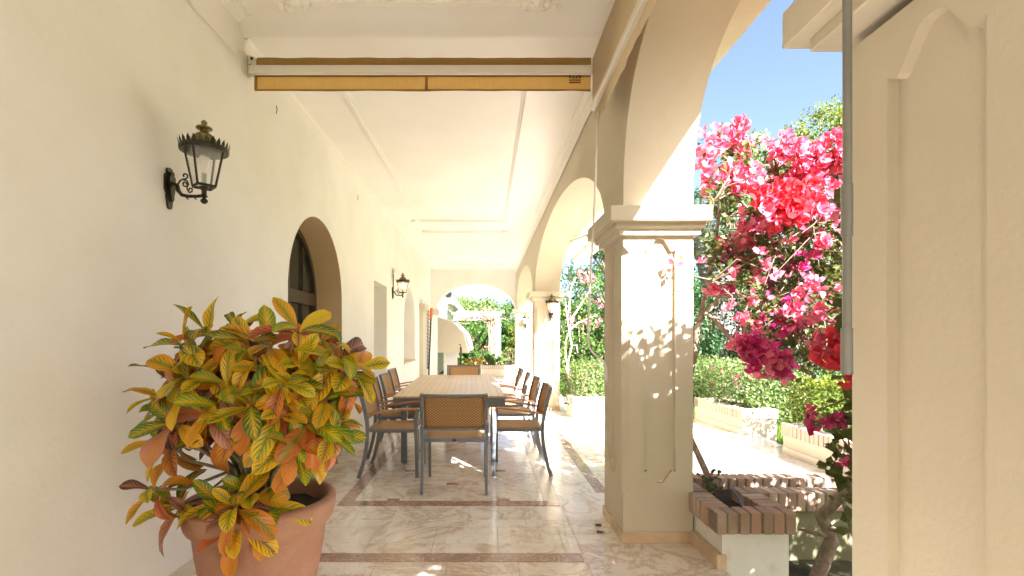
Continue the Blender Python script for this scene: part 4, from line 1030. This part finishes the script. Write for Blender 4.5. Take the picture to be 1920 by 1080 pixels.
# ================================================================== HEDGES AND SHRUBS
hedge('flowering_hedge', 3.85, 4.75, 7.5, 10.4, .15, .86, 9000, .055, 'leafpale', 'loose pale hedge with pink flowers spilling over the planter', flowers=16, rag=.14)
hedge('flowering_hedge', 1.6, 3.9, 8.9, 9.9, .15, .86, 11000, .05, 'leafpale', 'pale clipped hedge in the planter across the terrace', flowers=12, rag=.10, seed=8)
hedge('clipped_hedge', 3.95, 5.2, 5.0, 6.6, .1, .86, 9000, .06, 'leaflime', 'bright green clipped hedge behind the right planter', rag=.05, seed=9)
def shrub(name, c, rad, n_cl, per, size, mat, label, cat='shrub', group=None, seed=1, flowers=None, nf=0, ground=0):
    random.seed(seed); t = empty(name, (c[0], c[1], ground), label, cat, group); lm = leafmb(); m = MB(); C = Vector((0, 0, c[2] - ground))
    for _ in range(n_cl):
        d = rvec(); r = random.random() ** .5; q = C + Vector((d.x * rad[0] * r, d.y * rad[1] * r, d.z * rad[2] * r)); s = min(rad) * rnd(.25, .42)
        clump(lm, q, (s, s, s * .8), per, size); m.tube([(rnd(-.1, .1), rnd(-.1, .1), -.1), C * .5 + (q - C) * .3, q], [.03, .02, .008], 5, cap=False)
    m.build('stem', M['bark'], t); lm.build('foliage', M[mat], t)
    if nf:
        fm = leafmb()
        for _ in range(nf):
            d = rvec(); d.y = -abs(d.y); q = C + Vector((d.x * rad[0], d.y * rad[1], d.z * rad[2])) * rnd(.8, 1.1)
            for _ in range(14): leaf(fm, q + rvec() * .09, rvec(), .07, .85)
        fm.build('flowers', M[flowers], t)
    return t
G = 'dense shrubs and trees at the back of the garden'
shrub('garden_shrub', (2.3, 12.2, 1.3), (1.2, .8, 1.35), 30, 170, .10, 'leafmid', 'tall mid green shrub behind the far terrace hedge', group=G, seed=2)
shrub('garden_shrub', (3.7, 12.8, 1.2), (1.1, .9, 1.3), 30, 170, .10, 'leafdark', 'dark green shrub hidden behind the middle pillar', group=G, seed=3)
shrub('garden_shrub', (7.7, 12.3, 2.0), (1.35, .8, 2.1), 50, 190, .10, 'leafdark', 'tall dark green bush right behind the bougainvillea', group=G, seed=71)
shrub('garden_shrub', (6.0, 13.5, 1.3), (1.3, 1.2, 1.6), 34, 170, .10, 'leafdark', 'dark green shrub beside the palm trunk', group=G, seed=4)
shrub('garden_shrub', (9.3, 15.0, 1.6), (2.2, 1.2, 2.1), 46, 190, .12, 'leafdark', 'dark green shrub at the edge of the lawn behind the pink flowers', group=G, seed=5)
shrub('garden_shrub', (12.5, 16.0, 1.2), (2.4, 1.5, 1.7), 36, 170, .13, 'leafmid', 'wide shrub beyond the lawn near the clipped hedge', group=G, seed=6)
tree('garden_tree', (6.2, 24, -.18), 7.4, 2.0, 2.7, 34, .17, 190, 'leafmid', 'mid green tree above the terrace hedge seen beside the middle pillar', group=G, seed=11, tr=.25)
tree('garden_tree', (4.3, 17, -.18), 6.3, 3.4, 1.1, 20, .12, 190, 'leafdark', 'dark conifer like tree under the folding awning', group=G, seed=12, tr=.16)
tree('garden_tree', (13.0, 24, -.18), 11.0, 3.5, 2.3, 34, .18, 200, 'leafpale', 'pale green tree rising behind the top of the bougainvillea', group=G, seed=13, tr=.28)
tree('garden_tree', (9.9, 20, -.18), 8.4, 2.0, 1.8, 30, .15, 190, 'leafmid', 'green tree directly behind the palm fronds', group=G, seed=14, tr=.22)
tree('garden_tree', (22.3, 32, -.18), 16.2, 9.0, 4.2, 46, .24, 230, 'leaflime', 'tall yellow green tree top at the upper right above the flowers', group=G, seed=15, tr=.45)
tree('garden_tree', (31.5, 40, -.18), 22, 10, 5.0, 40, .3, 180, 'leafmid', 'very tall tree whose edge shows beside the near pillar high up', group=G, seed=16, tr=.5)
for i, (x, y, h, c, mt, lb) in enumerate(((9, 33, 6.5, 4.2, 'leafdark', 'dark distant tree closing the view left of the palm'), (17, 36, 8, 5, 'leafmid', 'broad distant tree closing the view behind the lawn'), (26, 38, 8, 5.5, 'leafdark', 'distant dark tree behind the clipped hedge'))):
    tree('garden_tree', (x, y, -.18), h, 1.0, c, 34, .28, 170, mt, lb, group=G, seed=40 + i, tr=.3)

random.seed(23); dl = leafmb()
for _ in range(70): leaf(dl, Vector((rnd(3.75, 4.6), rnd(6.3, 7.1), -.16 + rnd(0, .03))), Vector((rnd(-.4, .4), rnd(-.4, .4), 1)), rnd(.05, .09))
for _ in range(16): leaf(dl, Vector((rnd(1.6, 3.5), rnd(4.3, 7.5), .006)), Vector((rnd(-.3, .3), rnd(-.3, .3), 1)), rnd(.03, .06))
tag(dl.build('fallen_leaves', leafmat('dry_red_leaf', (.22, .08, .04), (.40, .18, .10))), 'dry reddish leaves fallen between the planters and on the terrace', 'leaves', kind='stuff')

# ---- palm
random.seed(17); pb = Vector((7.35, 15.4, -.18)); pm = empty('palm_tree', pb, 'thick grey ringed palm trunk with arching fronds behind the bougainvillea', 'palm tree')
m = MB(); V = []; N, R_ = 90, 28; lean = Vector((-.75, 0, 4.6))
for i in range(N + 1):
    t = i / N; c = lean * t + Vector((.25 * sin(t * pi), 0, 0)); r = .46 - .10 * t + (.10 if t < .03 else 0) + .018 * (i % 3 == 0)
    for k in range(R_):
        a = 2 * pi * k / R_; rr = r + .028 * (((k + (i // 3)) % 2)) + .012 * noise.noise(Vector((cos(a) * 3, sin(a) * 3, i * .4))); V.append(c + Vector((rr * cos(a), rr * sin(a), 0)))
m.add(V, [(i * R_ + k, i * R_ + (k + 1) % R_, (i + 1) * R_ + (k + 1) % R_, (i + 1) * R_ + k) for i in range(N) for k in range(R_)])
m.build('trunk', simple('grey_palm_trunk', (.11, .105, .10), .95, var=.4, scale=9, bump=1), pm)
for k in range(26):
    a = 2 * pi * k / 26 + rnd(-.1, .1); el = rnd(.1, 1.2); Lf = rnd(2.0, 2.7); lm = leafmb(); m = MB(); pts = []
    d = Vector((cos(a) * cos(el), sin(a) * cos(el), sin(el))); p = lean + Vector((0, 0, .0)); side = Vector((-sin(a), cos(a), 0)); v = d.copy()
    for i in range(15):
        pts.append(p.copy()); v = (v + Vector((0, 0, -.085 - .03 * i / 15))).normalized(); p = p + v * Lf / 14
    m.tube(pts, [.03 - .0018 * i for i in range(15)], 5, cap=False); lm.v, lm.f = m.v, m.f; lm.uv, lm.sm = m.uv, m.sm; lm.col['tint'] = [(.6, .6, .6, 1)] * len(lm.v)
    for i in range(1, 14):
        for q in (0, .5):
            b0 = pts[i].lerp(pts[i + 1] if i < 14 else pts[i], q); ll = .52 * sin(pi * (i + 1) / 16) ** .6
            for s in (-1, 1):
                tip = b0 + side * s * ll * .85 + (pts[i] - pts[i - 1]).normalized() * ll * .45 + Vector((0, 0, -.12 * ll - rnd(0, .05)))
                w_ = (pts[i] - pts[i - 1]).normalized() * .018; n0 = len(lm.v); lm.v += [tuple(b0 - w_), tuple(b0 + w_), tuple(tip)]; lm.f.append((n0, n0 + 1, n0 + 2)); lm.uv.append(None); lm.sm.append(False); r = random.random(); lm.col['tint'] += [(r, r, r, 1)] * 3
    lm.build('frond', M['palmleaf'], pm)

# ================================================================== BOUGAINVILLEA
def flower(mb, c, s):
    ax = rvec() + Vector((-.1, -.7, .5)); ax.normalize(); b = ax.orthogonal().normalized(); cc = ax.cross(b); a0 = rnd(0, 6)
    for k in range(3):
        a = a0 + k * 2.094; out = b * cos(a) + cc * sin(a); D = (out + ax * rnd(.5, 1.1)).normalized(); N = (ax - out * .8).normalized(); Sd = D.cross(N).normalized(); r = random.random()
        n0 = len(mb.v); L = s * rnd(.85, 1.15); W_ = L * .42; cup = N * L * .12
        pts = [c, c + D * L * .35 + Sd * W_ * .85, c + D * L * .72 + Sd * W_ * .75 + cup, c + D * L, c + D * L * .72 - Sd * W_ * .75 + cup, c + D * L * .35 - Sd * W_ * .85, c + D * L * .5 - N * L * .10]
        mb.v += [tuple(p) for p in pts]
        for i in range(6): mb.f.append((n0 + i, n0 + (i + 1) % 6, n0 + 6)); mb.uv.append(None); mb.sm.append(True)
        mb.col['tint'] += [(r, r, r, 1)] * 7
random.seed(77)
B0 = Vector((1.62, 3.68, .26))
bg_ = empty('bougainvillea', B0, 'large bougainvillea covered in pink and coral flowers outside the near arch', 'bougainvillea')
wd, tw_, lf = MB(), MB(), leafmb(); fp, fo, fmg = leafmb(), leafmb(), leafmb()
R0 = lambda v: Vector(v) - B0
# main trunk leaning behind the pillar, then arching out
trunk = [B0 + Vector((.02, 0, -.05)), P(1327, 892, 3.72), P(1292, 815, 4.15), P(1285, 740, 4.25), P(1300, 680, 4.22), P(1306, 620, 4.2), P(1318, 585, 4.15), P(1345, 600, 4.1)]
wd.tube([R0(p) for p in trunk], [.03, .026, .024, .024, .026, .028, .026, .02], 8)
nodes = []
for pts in ([(1318, 585, 4.15), (1345, 560, 4.1), (1380, 520, 4.0), (1430, 450, 3.9), (1500, 380, 3.8)], [(1335, 600, 4.1), (1370, 640, 4.0), (1420, 680, 3.8), (1480, 640, 3.6)],
            [(1345, 560, 4.1), (1440, 550, 3.9), (1520, 540, 3.7), (1570, 500, 3.6), (1620, 420, 3.5)], [(1310, 610, 4.2), (1322, 540, 4.1), (1335, 470, 4.0), (1350, 380, 3.9), (1370, 290, 3.8)],
            [(1380, 520, 4.0), (1400, 430, 4.1), (1430, 350, 4.2), (1450, 300, 4.1)]):
    q = [P(*p) for p in pts]; n = len(q); wd.tube([R0(p) + rvec() * .02 for p in q], [.022 - .014 * i / n for i in range(n)], 6, cap=False); nodes += q
# second gnarled trunk on the right, rooted in the garden soil
t2 = [Vector((2.10, 3.22, -.15)), P(1560, 1012, 3.15), P(1540, 968, 3.1), P(1572, 935, 3.0), P(1600, 905, 2.9), P(1640, 800, 2.7), P(1700, 600, 2.6), P(1720, 420, 2.5)]
wd.tube([R0(p) for p in t2], [.045, .04, .036, .032, .03, .028, .024, .018], 8); nodes += t2[-3:]
wd.tube([R0(P(1560, 1005, 3.14)), R0(P(1530, 1000, 3.1)), R0(P(1496, 992, 3.2))], [.02, .014, .008], 6)
wd.tube([R0(P(1545, 985, 3.12)), R0(P(1580, 1000, 3.0)), R0(P(1602, 990, 2.95))], [.02, .014, .010], 6)
near_soil_trunk = P(1650, 800, 2.8)
def twig(c, r=.005):
    b = min(nodes, key=lambda q: (q - c).length)
    if (b - c).length > .75: return
    mid = b.lerp(c, .55) + rvec() * .08 + Vector((0, 0, .04)); tw_.tube([R0(b), R0(mid), R0(c)], [r * 1.5, r, r * .5], 4, cap=False)
def allowed(px, py):
    if px > 1612: return True
    if px < 1306: return False
    if py < 215 + max(0, (1330 - px)) * 1.2: return False
    if py > 735: return False
    if px < 1395 and py > 535: return False
    if py > 660 and px < 1400: return False
    if py < 300 and not (px < 1420 or px > 1460): return random.random() < .15
    return True
def leafclump(c, s, n, size=.05):
    for _ in range(n):
        q = c + rvec() * s * random.random() ** .6; px, py = CX + q.x * F / q.y, CY - (q.z - H) * F / q.y
        if allowed(px, py) and q.x > XO + .03: leaf(lf, R0(q), rvec() + Vector((0, -.2, .7)), size * rnd(.6, 1.2), .7)
for _ in range(330):
    px, py = rnd(1320, 1660), rnd(270, 690)
    if not allowed(px, py): continue
    dens = 1 if 1340 < px else .5
    c = P(px, py, rnd(3.45, 4.2)); twig(c); leafclump(c, rnd(.09, .2), int((20 if py < 420 else 36) * dens)); 
    if random.random() < .5: nodes.append(c)
for _ in range(170):
    c = P(rnd(1320, 1600), rnd(430, 650), rnd(3.3, 4.6))
    px, py = CX + c.x * F / c.y, CY - (c.z - H) * F / c.y
    if allowed(px, py):
        b = random.choice(nodes); 
        if (b - c).length < .9: tw_.tube([R0(b), R0(b.lerp(c, .5) + rvec() * .12), R0(c)], [.006, .004, .002], 4, cap=False)
def cluster(x, y, d, r, n, mb, s=.05):
    c0 = P(x, y, d)
    for _ in range(n):
        c = c0 + Vector((rnd(-1, 1), rnd(-1, 1) * .8, rnd(-1, 1))) * (r * d / F) * .8
        if CX + c.x * F / c.y < 1300: continue
        flower(mb, R0(c), s * rnd(.8, 1.2))
    twig(c0)
CL = [(1340, 265, 3.7, 30, 14, fp), (1385, 240, 3.7, 16, 9, fp), (1382, 262, 3.7, 18, 9, fp), (1330, 300, 3.7, 28, 16, fp), (1335, 340, 3.7, 24, 12, fp), (1395, 280, 3.8, 18, 10, fp), (1400, 330, 3.7, 24, 14, fp), (1370, 330, 3.7, 20, 8, fp), (1385, 355, 3.7, 14, 8, fp),
      (1455, 280, 3.7, 26, 16, fp), (1475, 290, 3.6, 24, 14, fp), (1505, 290, 3.6, 26, 16, fp), (1530, 300, 3.5, 30, 18, fp), (1560, 280, 3.5, 30, 20, fp), (1575, 310, 3.5, 28, 18, fp), (1500, 330, 3.6, 26, 12, fp), (1545, 340, 3.5, 26, 14, fp), (1585, 270, 3.4, 25, 14, fp),
      (1470, 375, 3.4, 34, 34, fo), (1500, 365, 3.4, 34, 34, fo), (1450, 400, 3.4, 26, 22, fp), (1490, 395, 3.35, 34, 30, fo), (1525, 380, 3.4, 28, 20, fp), (1430, 370, 3.5, 22, 14, fo), (1570, 380, 3.5, 26, 10, fp),
      (1400, 430, 3.8, 16, 8, fp), (1400, 450, 3.8, 20, 10, fp), (1445, 425, 3.6, 18, 9, fp), (1355, 458, 3.9, 12, 6, fp), (1375, 485, 3.9, 14, 6, fmg), (1400, 480, 3.8, 16, 7, fp), (1335, 545, 3.9, 14, 9, fp), (1362, 540, 3.9, 12, 6, fmg), (1420, 520, 3.8, 16, 5, fp),
      (1545, 455, 3.5, 16, 7, fp), (1510, 490, 3.6, 22, 7, fmg), (1530, 535, 3.5, 20, 6, fp), (1580, 560, 3.4, 24, 9, fp), (1535, 590, 3.4, 18, 10, fp), (1500, 560, 3.6, 30, 8, fp), (1455, 575, 3.6, 26, 5, fmg), (1480, 610, 3.6, 22, 8, fmg),
      (1392, 600, 3.7, 12, 9, fp), (1402, 640, 3.5, 24, 20, fmg), (1425, 660, 3.45, 30, 24, fmg), (1385, 650, 3.5, 16, 12, fp), (1450, 690, 3.4, 28, 20, fp), (1470, 685, 3.4, 22, 12, fmg), (1420, 690, 3.5, 20, 9, fmg)]
for x, y, d, r, n, mb in CL: cluster(x, y, d - .12, r, int(n * (1.7 if y < 460 else 1.15)), mb, .056)
for _ in range(95): cluster(rnd(1370, 1610), rnd(300, 650), rnd(3.3, 4.0), 16, 3, random.choice((fp, fp, fmg)))
# nearer sprays at the right edge
cluster(1565, 655, 2.3, 42, 34, fo, .045); cluster(1545, 645, 2.3, 25, 12, fp, .045); cluster(1590, 665, 2.2, 30, 16, fo, .045); cluster(1600, 710, 2.2, 16, 8, fo, .04)
for x, y, n in ((1520, 775, 3), (1522, 805, 5), (1550, 790, 3), (1562, 792, 6), (1575, 790, 3), (1585, 870, 4), (1596, 872, 3)): cluster(x, y, 2.6, 9, n, fmg, .04)
def edgespray(pts, n, size=.055):
    q = [P(*p) for p in pts]; tw_.tube([R0(p) for p in q], [.006 - .004 * i / len(q) for i in range(len(q))], 5, cap=False)
    for _ in range(n):
        i = random.randrange(len(q) - 1); leaf(lf, R0(q[i].lerp(q[i + 1], random.random()) + rvec() * .03), rvec() + Vector((0, -1, .5)), size * rnd(.7, 1.3), .75)
edgespray([(1640, 900, 2.8), (1605, 860, 2.75), (1585, 830, 2.7), (1560, 800, 2.65), (1525, 790, 2.6)], 22); edgespray([(1600, 935, 2.8), (1578, 900, 2.7), (1562, 870, 2.7), (1580, 840, 2.7)], 26, .07)
edgespray([(1600, 1010, 2.8), (1585, 960, 2.75), (1575, 930, 2.7)], 8, .06); edgespray([(1345, 930, 3.5), (1330, 900, 3.5), (1315, 895, 3.45)], 26, .05); edgespray([(1330, 900, 3.5), (1350, 890, 3.5)], 8, .04)
cluster(1338, 893, 3.5, 8, 2, fmg, .03); cluster(1265, 492, 3.3, 3, 0, fp)
for c in (P(1264, 490, 3.42), P(1268, 499, 3.42), P(1316, 492, 3.6), P(1310, 494, 3.6)): flower(fp, R0(c), .05)
edgespray([(1345, 500, 3.8), (1315, 492, 3.6), (1290, 494, 3.5), (1268, 492, 3.43)], 16, .035)
# unseen plant mass behind the near pillar, thickened with clumps added to block sun
def screen(X, Y, Z, n=34, R=.2):
    if CX + X * F / max(Y, .05) < (1640 if Z < 2 else 1760) and Y > 0: return
    c = Vector((X, Y, Z)); twig(c, .004)
    for _ in range(n): leaf(lf, R0(c + rvec() * R * random.random() ** .5), rvec() + Vector((0, 0, .7)), .06 * rnd(.9, 1.5), .8)
    if random.random() < .2:
        for _ in range(4): flower(fp, R0(c + rvec() * .15), .05)
for _ in range(700):
    Y = rnd(.1, 3.0); top = min(3.4, 2.15 + .70 * (2.72 - Y)); screen(rnd(1.52, 2.5), Y, rnd(.8, top))
for _ in range(230): 
    Y = rnd(.45, 1.65); screen(rnd(1.52, 1.82), Y, rnd(2.3, 3.35 - max(0, Y - .9) * .62), 40)
for _ in range(230): screen(rnd(1.55, 1.9), rnd(-.72, .7), rnd(1.7, 3.35), 40)
for _ in range(70): screen(rnd(1.53, 1.72), rnd(1.62, 1.95), rnd(2.55, 3.05), 36, .14)
for _ in range(260): screen(rnd(2.5, 4.2), rnd(-.8, 2.6), rnd(.5, 2.3), 34, .25)
wd.build('trunk', simple('vine_bark', (.26, .20, .145), .9, var=.4, scale=22, bump=.9), bg_); tw_.build('twigs', M['bark'], bg_); lf.build('foliage', M['bougleaf'], bg_)
fp.build('pink_flowers', M['bract'], bg_); fo.build('coral_flowers', M['bractor'], bg_); fmg.build('magenta_flowers', M['bractmag'], bg_)

# thin climber beside the second free pillar
random.seed(9); cb_ = P(1075, 742, 9.2); cb_.z = .3; cl_ = empty('climbing_bougainvillea', cb_, 'sparse climbing bougainvillea with pale stems outside the second free pillar', 'climber')
m = MB(); lm = leafmb(); fm = leafmb(); R1 = lambda v: Vector(v) - cb_
for pts in ([(1080, 742), (1068, 700), (1060, 670), (1060, 640), (1068, 620), (1062, 590), (1060, 560)], [(1075, 742), (1062, 690), (1072, 650), (1064, 600), (1070, 540), (1080, 520)], [(1070, 600), (1090, 570), (1105, 545)], [(1066, 620), (1085, 605), (1120, 590)]):
    q = [P(x, y, 9.3) for x, y in pts]; m.tube([R1(p) for p in q], [.02 - .012 * i / len(q) for i in range(len(q))], 5)
    for _ in range(70): i = random.randrange(1, len(q) - 1 if len(q) > 2 else 2); leaf(lm, R1(q[i].lerp(q[i + 1], random.random()) + rvec() * rnd(0, .2)), rvec(), .05)
for x, y, n in ((1090, 512, 8), (1100, 525, 6), (1106, 520, 5), (1070, 600, 6), (1100, 600, 7), (1126, 570, 5), (1124, 605, 5)):
    for _ in range(n): flower(fm, R1(P(x, y, 9.3) + rvec() * .07), .06)
m.build('stem', M['palebark'], cl_); lm.build('foliage', M['leafpale'], cl_); fm.build('flowers', M['bract'], cl_)

# ================================================================== BEYOND THE END ARCH
# neighbouring wing of the house with its awnings
nh = empty('house_wing', (-2.2, 22, 0), 'sunlit cream wing of the house beyond the end arch with a sloping eave', 'house')
def innh(o): o.parent = nh; o.matrix_parent_inverse = Matrix.Translation((2.2, -22, 0)); return o
m = MB(); m.box(-3.2, -1.85, 16.8, 32, 0, 3.2); innh(m.build('wall', M['wall']))
m = MB(); m.tube([(-1.32, 17.4, 2.90), (-1.32, 31, 2.90)], .10, 12); m.prism([(-1.9, 3.02), (-1.34, 2.94), (-1.34, 3.06), (-1.9, 3.3)], 'y', 17.5, 31); innh(m.build('eave', M['stonewhite']))
m = MB(); m.tube([(-1.32, 17.30, 2.90), (-1.32, 17.395, 2.90)], .13, 14); innh(m.build('gutter_cap', M['greymetal']))
def arcpoly(x0, z0, x1, z1, n=8):  # quarter dome section: wall top to front bottom
    return [(x0 + (x1 - x0) * sin(pi / 2 * k / n) ** .9, z1 + (z0 - z1) * cos(pi / 2 * k / n) ** .9) for k in range(n + 1)]
dc = empty('dome_canopy', (-1.85, 17.4, 1.5), 'cream folded dome canopy over a garden window beyond the end arch', 'awning')
def indc(o): o.parent = dc; o.matrix_parent_inverse = Matrix.Translation((1.85, -17.4, -1.5)); return o
y0, y1 = 17.4, 23.5; a_, b_, c_, d_, e_ = P(818, 594, y0), P(847, 602, y0), P(869, 625, y0), P(879, 661, y0), P(821, 661, y0)
sec = [(a_.x, a_.z), (b_.x, b_.z), (c_.x, c_.z), (d_.x, d_.z), (e_.x, e_.z)]
m = MB(); m.prism(sec, 'y', y0, y0 + .02); indc(m.build('side_panel', M['cream']))
m = MB()
for (p, q) in zip(sec[:3], sec[1:4]): m.quad((p[0], y0 + .021, p[1]), (q[0], y0 + .021, q[1]), (q[0], y1, q[1]), (p[0], y1, p[1]))
for (p, q) in zip(sec[:3], sec[1:4]): m.tube([(p[0], y0 - .01, p[1]), (q[0], y0 - .01, q[1])], .018, 6)
indc(m.build('canopy', simple('white_canopy_cloth', (.80, .79, .76), .7)))
m = MB(); o_ = P(821, 646, y0 - .012)
for tgt in ((842, 600), (862, 618)): m.tube([o_, P(*tgt, y0 - .012)], .006, 5)
m.tube([P(822, 646, y0 - .012), P(877, 648, y0 - .012)], .006, 5); indc(m.build('seam', M['whitemetal']))
m = MB(); m.box(-1.5, -1.05, 17.7, 18.5, 0, .93); 
bq = tag(m.build('stone_block', M['stonewhite']), 'white rough stone faced block under the dome canopy', 'stone block')
pst = P(864, 700, 16.0); pst.z = 0; ps = empty('umbrella_stand', pst, 'thin black umbrella pole standing beyond the far chair', 'pole')
m = MB(); m.tube([(0, 0, .03), (0, 0, 1.10)], .03, 8); m.build('pole', M['black'], ps); m = MB(); m.tube([(0, 0, 1.1), (.0, 0, 1.17), (-.03, 0, 1.2), (-.05, 0, 1.17)], .012, 6); m.build('hook', M['black'], ps); m = MB(); m.lathe([(.2, 0), (.2, .04), (.04, .06), (.001, .06)], (0, 0, 0), 16); m.build('base', M['greymetal'], ps)
nb = P(803, 700, 14.1); nb.z = 0; nn_ = empty('pool_net', nb, 'tall black mesh net on a pole with orange tip leaning against the house wall', 'net')
N0 = lambda v: Vector(v) - nb
m = MB(); m.tube([N0((nb.x, 14.1, .0)), N0(P(808, 597, 14.2))], .022, 8); m.build('pole', M['black'], nn_)
m = MB(); m.tube([N0(P(808, 597, 14.2)), N0(P(809, 578, 14.22))], .04, 10); m.build('tip', M['orange'], nn_)
m = MB()
for k in range(16):
    a, b = P(801, 582 + k * 7, 14.25), P(807 - k * .25, 586 + k * 7, 14.25); m.tube([N0(a), N0(b)], .006, 4)
for k in range(3): m.tube([N0(P(801 + k * 1.6, 582, 14.25)), N0(P(800.5 + k * 1.2, 692, 14.25))], .006, 4)
m.build('mesh', M['black'], nn_)

# pergola
pg = empty('pergola', (-.4, 25, 0), 'white plastered pergola with a bare vine tangled over its beams', 'pergola')
def inpg(o): o.parent = pg; o.matrix_parent_inverse = Matrix.Translation((.4, -25, 0)); return o
yb = 24.0; zt_ = H - (586 - CY) * yb / F; zl = H - (600 - CY) * yb / F
for px, yy in ((930, yb), (930, yb + 4), (800, yb + 4)):
    x = (px - CX) * yb / F; m = MB(); m.box(x - .22, x + .22, yy - .2, yy + .2, -.1, zl); inpg(m.build('post', M['stonewhite']))
m = MB(); m.box(P(846, 0, yb).x, P(940, 0, yb).x, yb - .12, yb + .12, zt_ - .10, zt_ + .02); m.box(P(850, 0, yb).x, P(936, 0, yb).x, yb - .1, yb + .1, zl - .02, zt_ - .105); inpg(m.build('beam', M['stonewhite']))
m = MB()
for k in range(9): x = -2.6 + k * .42; m.box(x, x + .09, yb - .2, yb + 4.4, zt_ + .021, zt_ + .10)
inpg(m.build('rafter', M['stonewhite']))
random.seed(19); vb = Vector((P(925, 0, 23.7).x, 23.7, 0)); vn = empty('bare_vine', vb, 'leafless tangled vine climbing the pergola post and roof', 'vine'); m = MB()
for k in range(9):
    x = rnd(-.25, .25); m.tube([(x, rnd(-.1, .1), 0), (x + rnd(-.1, .1), 0, .8), (x + rnd(-.12, .12), 0, 1.6), (x + rnd(-.2, .1), 0, 2.2), (x - rnd(.1, .6), .05, 2.45)], .022, 5)
for k in range(60):
    x0 = rnd(-1.9, .2); z = rnd(2.2, 2.62); pts = [(x0, rnd(-.2, .1), z)]
    for q in range(4): x0 += rnd(.05, .3) * random.choice((1, 1, -.4)); z += rnd(-.1, .08); pts.append((x0, rnd(-.2, .15), max(2.05, z)))
    m.tube(pts, rnd(.008, .02), 4, cap=False)
m.build('stem', M['bark'], vn)
E = 'plants seen through the end arch'
shrub('garden_shrub', (-.25, 27.5, 1.1), (.9, .9, 1.25), 26, 160, .12, 'leafmid', 'green shrub with pink flowers under the pergola roof', group=E, seed=51, flowers='bract', nf=10)
shrub('garden_shrub', (1.35, 20.5, 1.5), (.62, .7, 1.5), 26, 170, .10, 'leaflime', 'tall yellow green shrub at the right side of the end arch', group=E, seed=52)
shrub('garden_shrub', (2.6, 21, 1.5), (.8, .7, 1.6), 20, 150, .10, 'leafmid', 'green shrub outside past the farthest pillar', group=E, seed=53)
shrub('garden_shrub', (.25, 19.2, .45), (.5, .35, .42), 18, 120, .07, 'leafpale', 'low feathery pale shrub in the end planter', group=E, seed=54)
shrub('garden_shrub', (.95, 19.4, .55), (.35, .35, .5), 14, 120, .07, 'leafolive', 'low olive brown shrub right of the feathery shrub', group=E, seed=55)
shrub('garden_shrub', (-.5, 22.5, .55), (1.0, .4, .35), 20, 140, .07, 'leafmid', 'low green shrub behind the yellow flowers', group=E, seed=56)
shrub('yellow_flower_bed', (-.55, 20.6, .35), (.75, .5, .26), 22, 150, .06, 'yellowflower', 'bed of bright yellow flowers beyond the far chair', 'flower bed', group=E, seed=57)
planter(-.2, 1.9, 18.2, 19.9, 'low brick edged planter beyond the end arch', 0, .40)
for i, (x, y, h, c, mt, lb) in enumerate(((-2.5, 42, 5.2, 2.6, 'leafpale', 'pale rounded tree at the left above the pergola'), (.2, 44, 5.0, 2.8, 'leafpale', 'pale broad tree centred above the pergola'), (3.0, 40, 4.9, 2.4, 'leafmid', 'greener tree at the right above the pergola'), (-1.0, 34, 2.6, 2.2, 'leafmid', 'low green tree behind the pergola'), (1.8, 30, 3.0, 1.4, 'leafmid', 'green tree right behind the pergola post'))):
    tree('garden_tree', (x, y, -.18), h, .8, c, 30, .24 if y > 38 else .17, 190, mt, lb, group=E, seed=60 + i, tr=.25)

# distant planting that closes the horizon
random.seed(90); t = leafmb()
for k in range(240):
    a = radians(rnd(-75, 80)); D = rnd(50, 75); x, y = D * sin(a), D * cos(a); h = 3.4 + 2.2 * noise.noise(Vector((a * 5, 1, 0)))
    clump(t, (x, y, rnd(.3, 1) * h * .6), (2.8, 2.8, h * .5), 130, .55)
tag(t.build('woodland', M['leafmid']), 'far dark green belt of trees closing the garden', 'woodland', kind='stuff')

# two small dark loops lying on the floor beside the middle pillar
for i, (px, py, lb) in enumerate(((1122, 986, 'small dark curled loop on the floor, farther of two by the pillar'), (1125, 999, 'small dark curled loop on the floor, nearer of two by the pillar'))):
    d = F * H / (py - CY); c = P(px, py, d); m = MB(); K = 20
    m.tube([(.020 * cos(2 * pi * k / K), .016 * sin(2 * pi * k / K), .006 + .003 * sin(k)) for k in range(K + 1)], .0038, 6)
    m.tube([(.018, 0, .006), (.030, -.004, .007), (.036, .002, .006)] if i else [(-.01, 0, .005), (.008, -.01, .009), (.02, -.012, .006)], .003, 5)
    tag(m.build('metal_loop', M['darkmetal'], None, (c.x, c.y, .001)), lb, 'metal loop', 'dark loops on the floor')
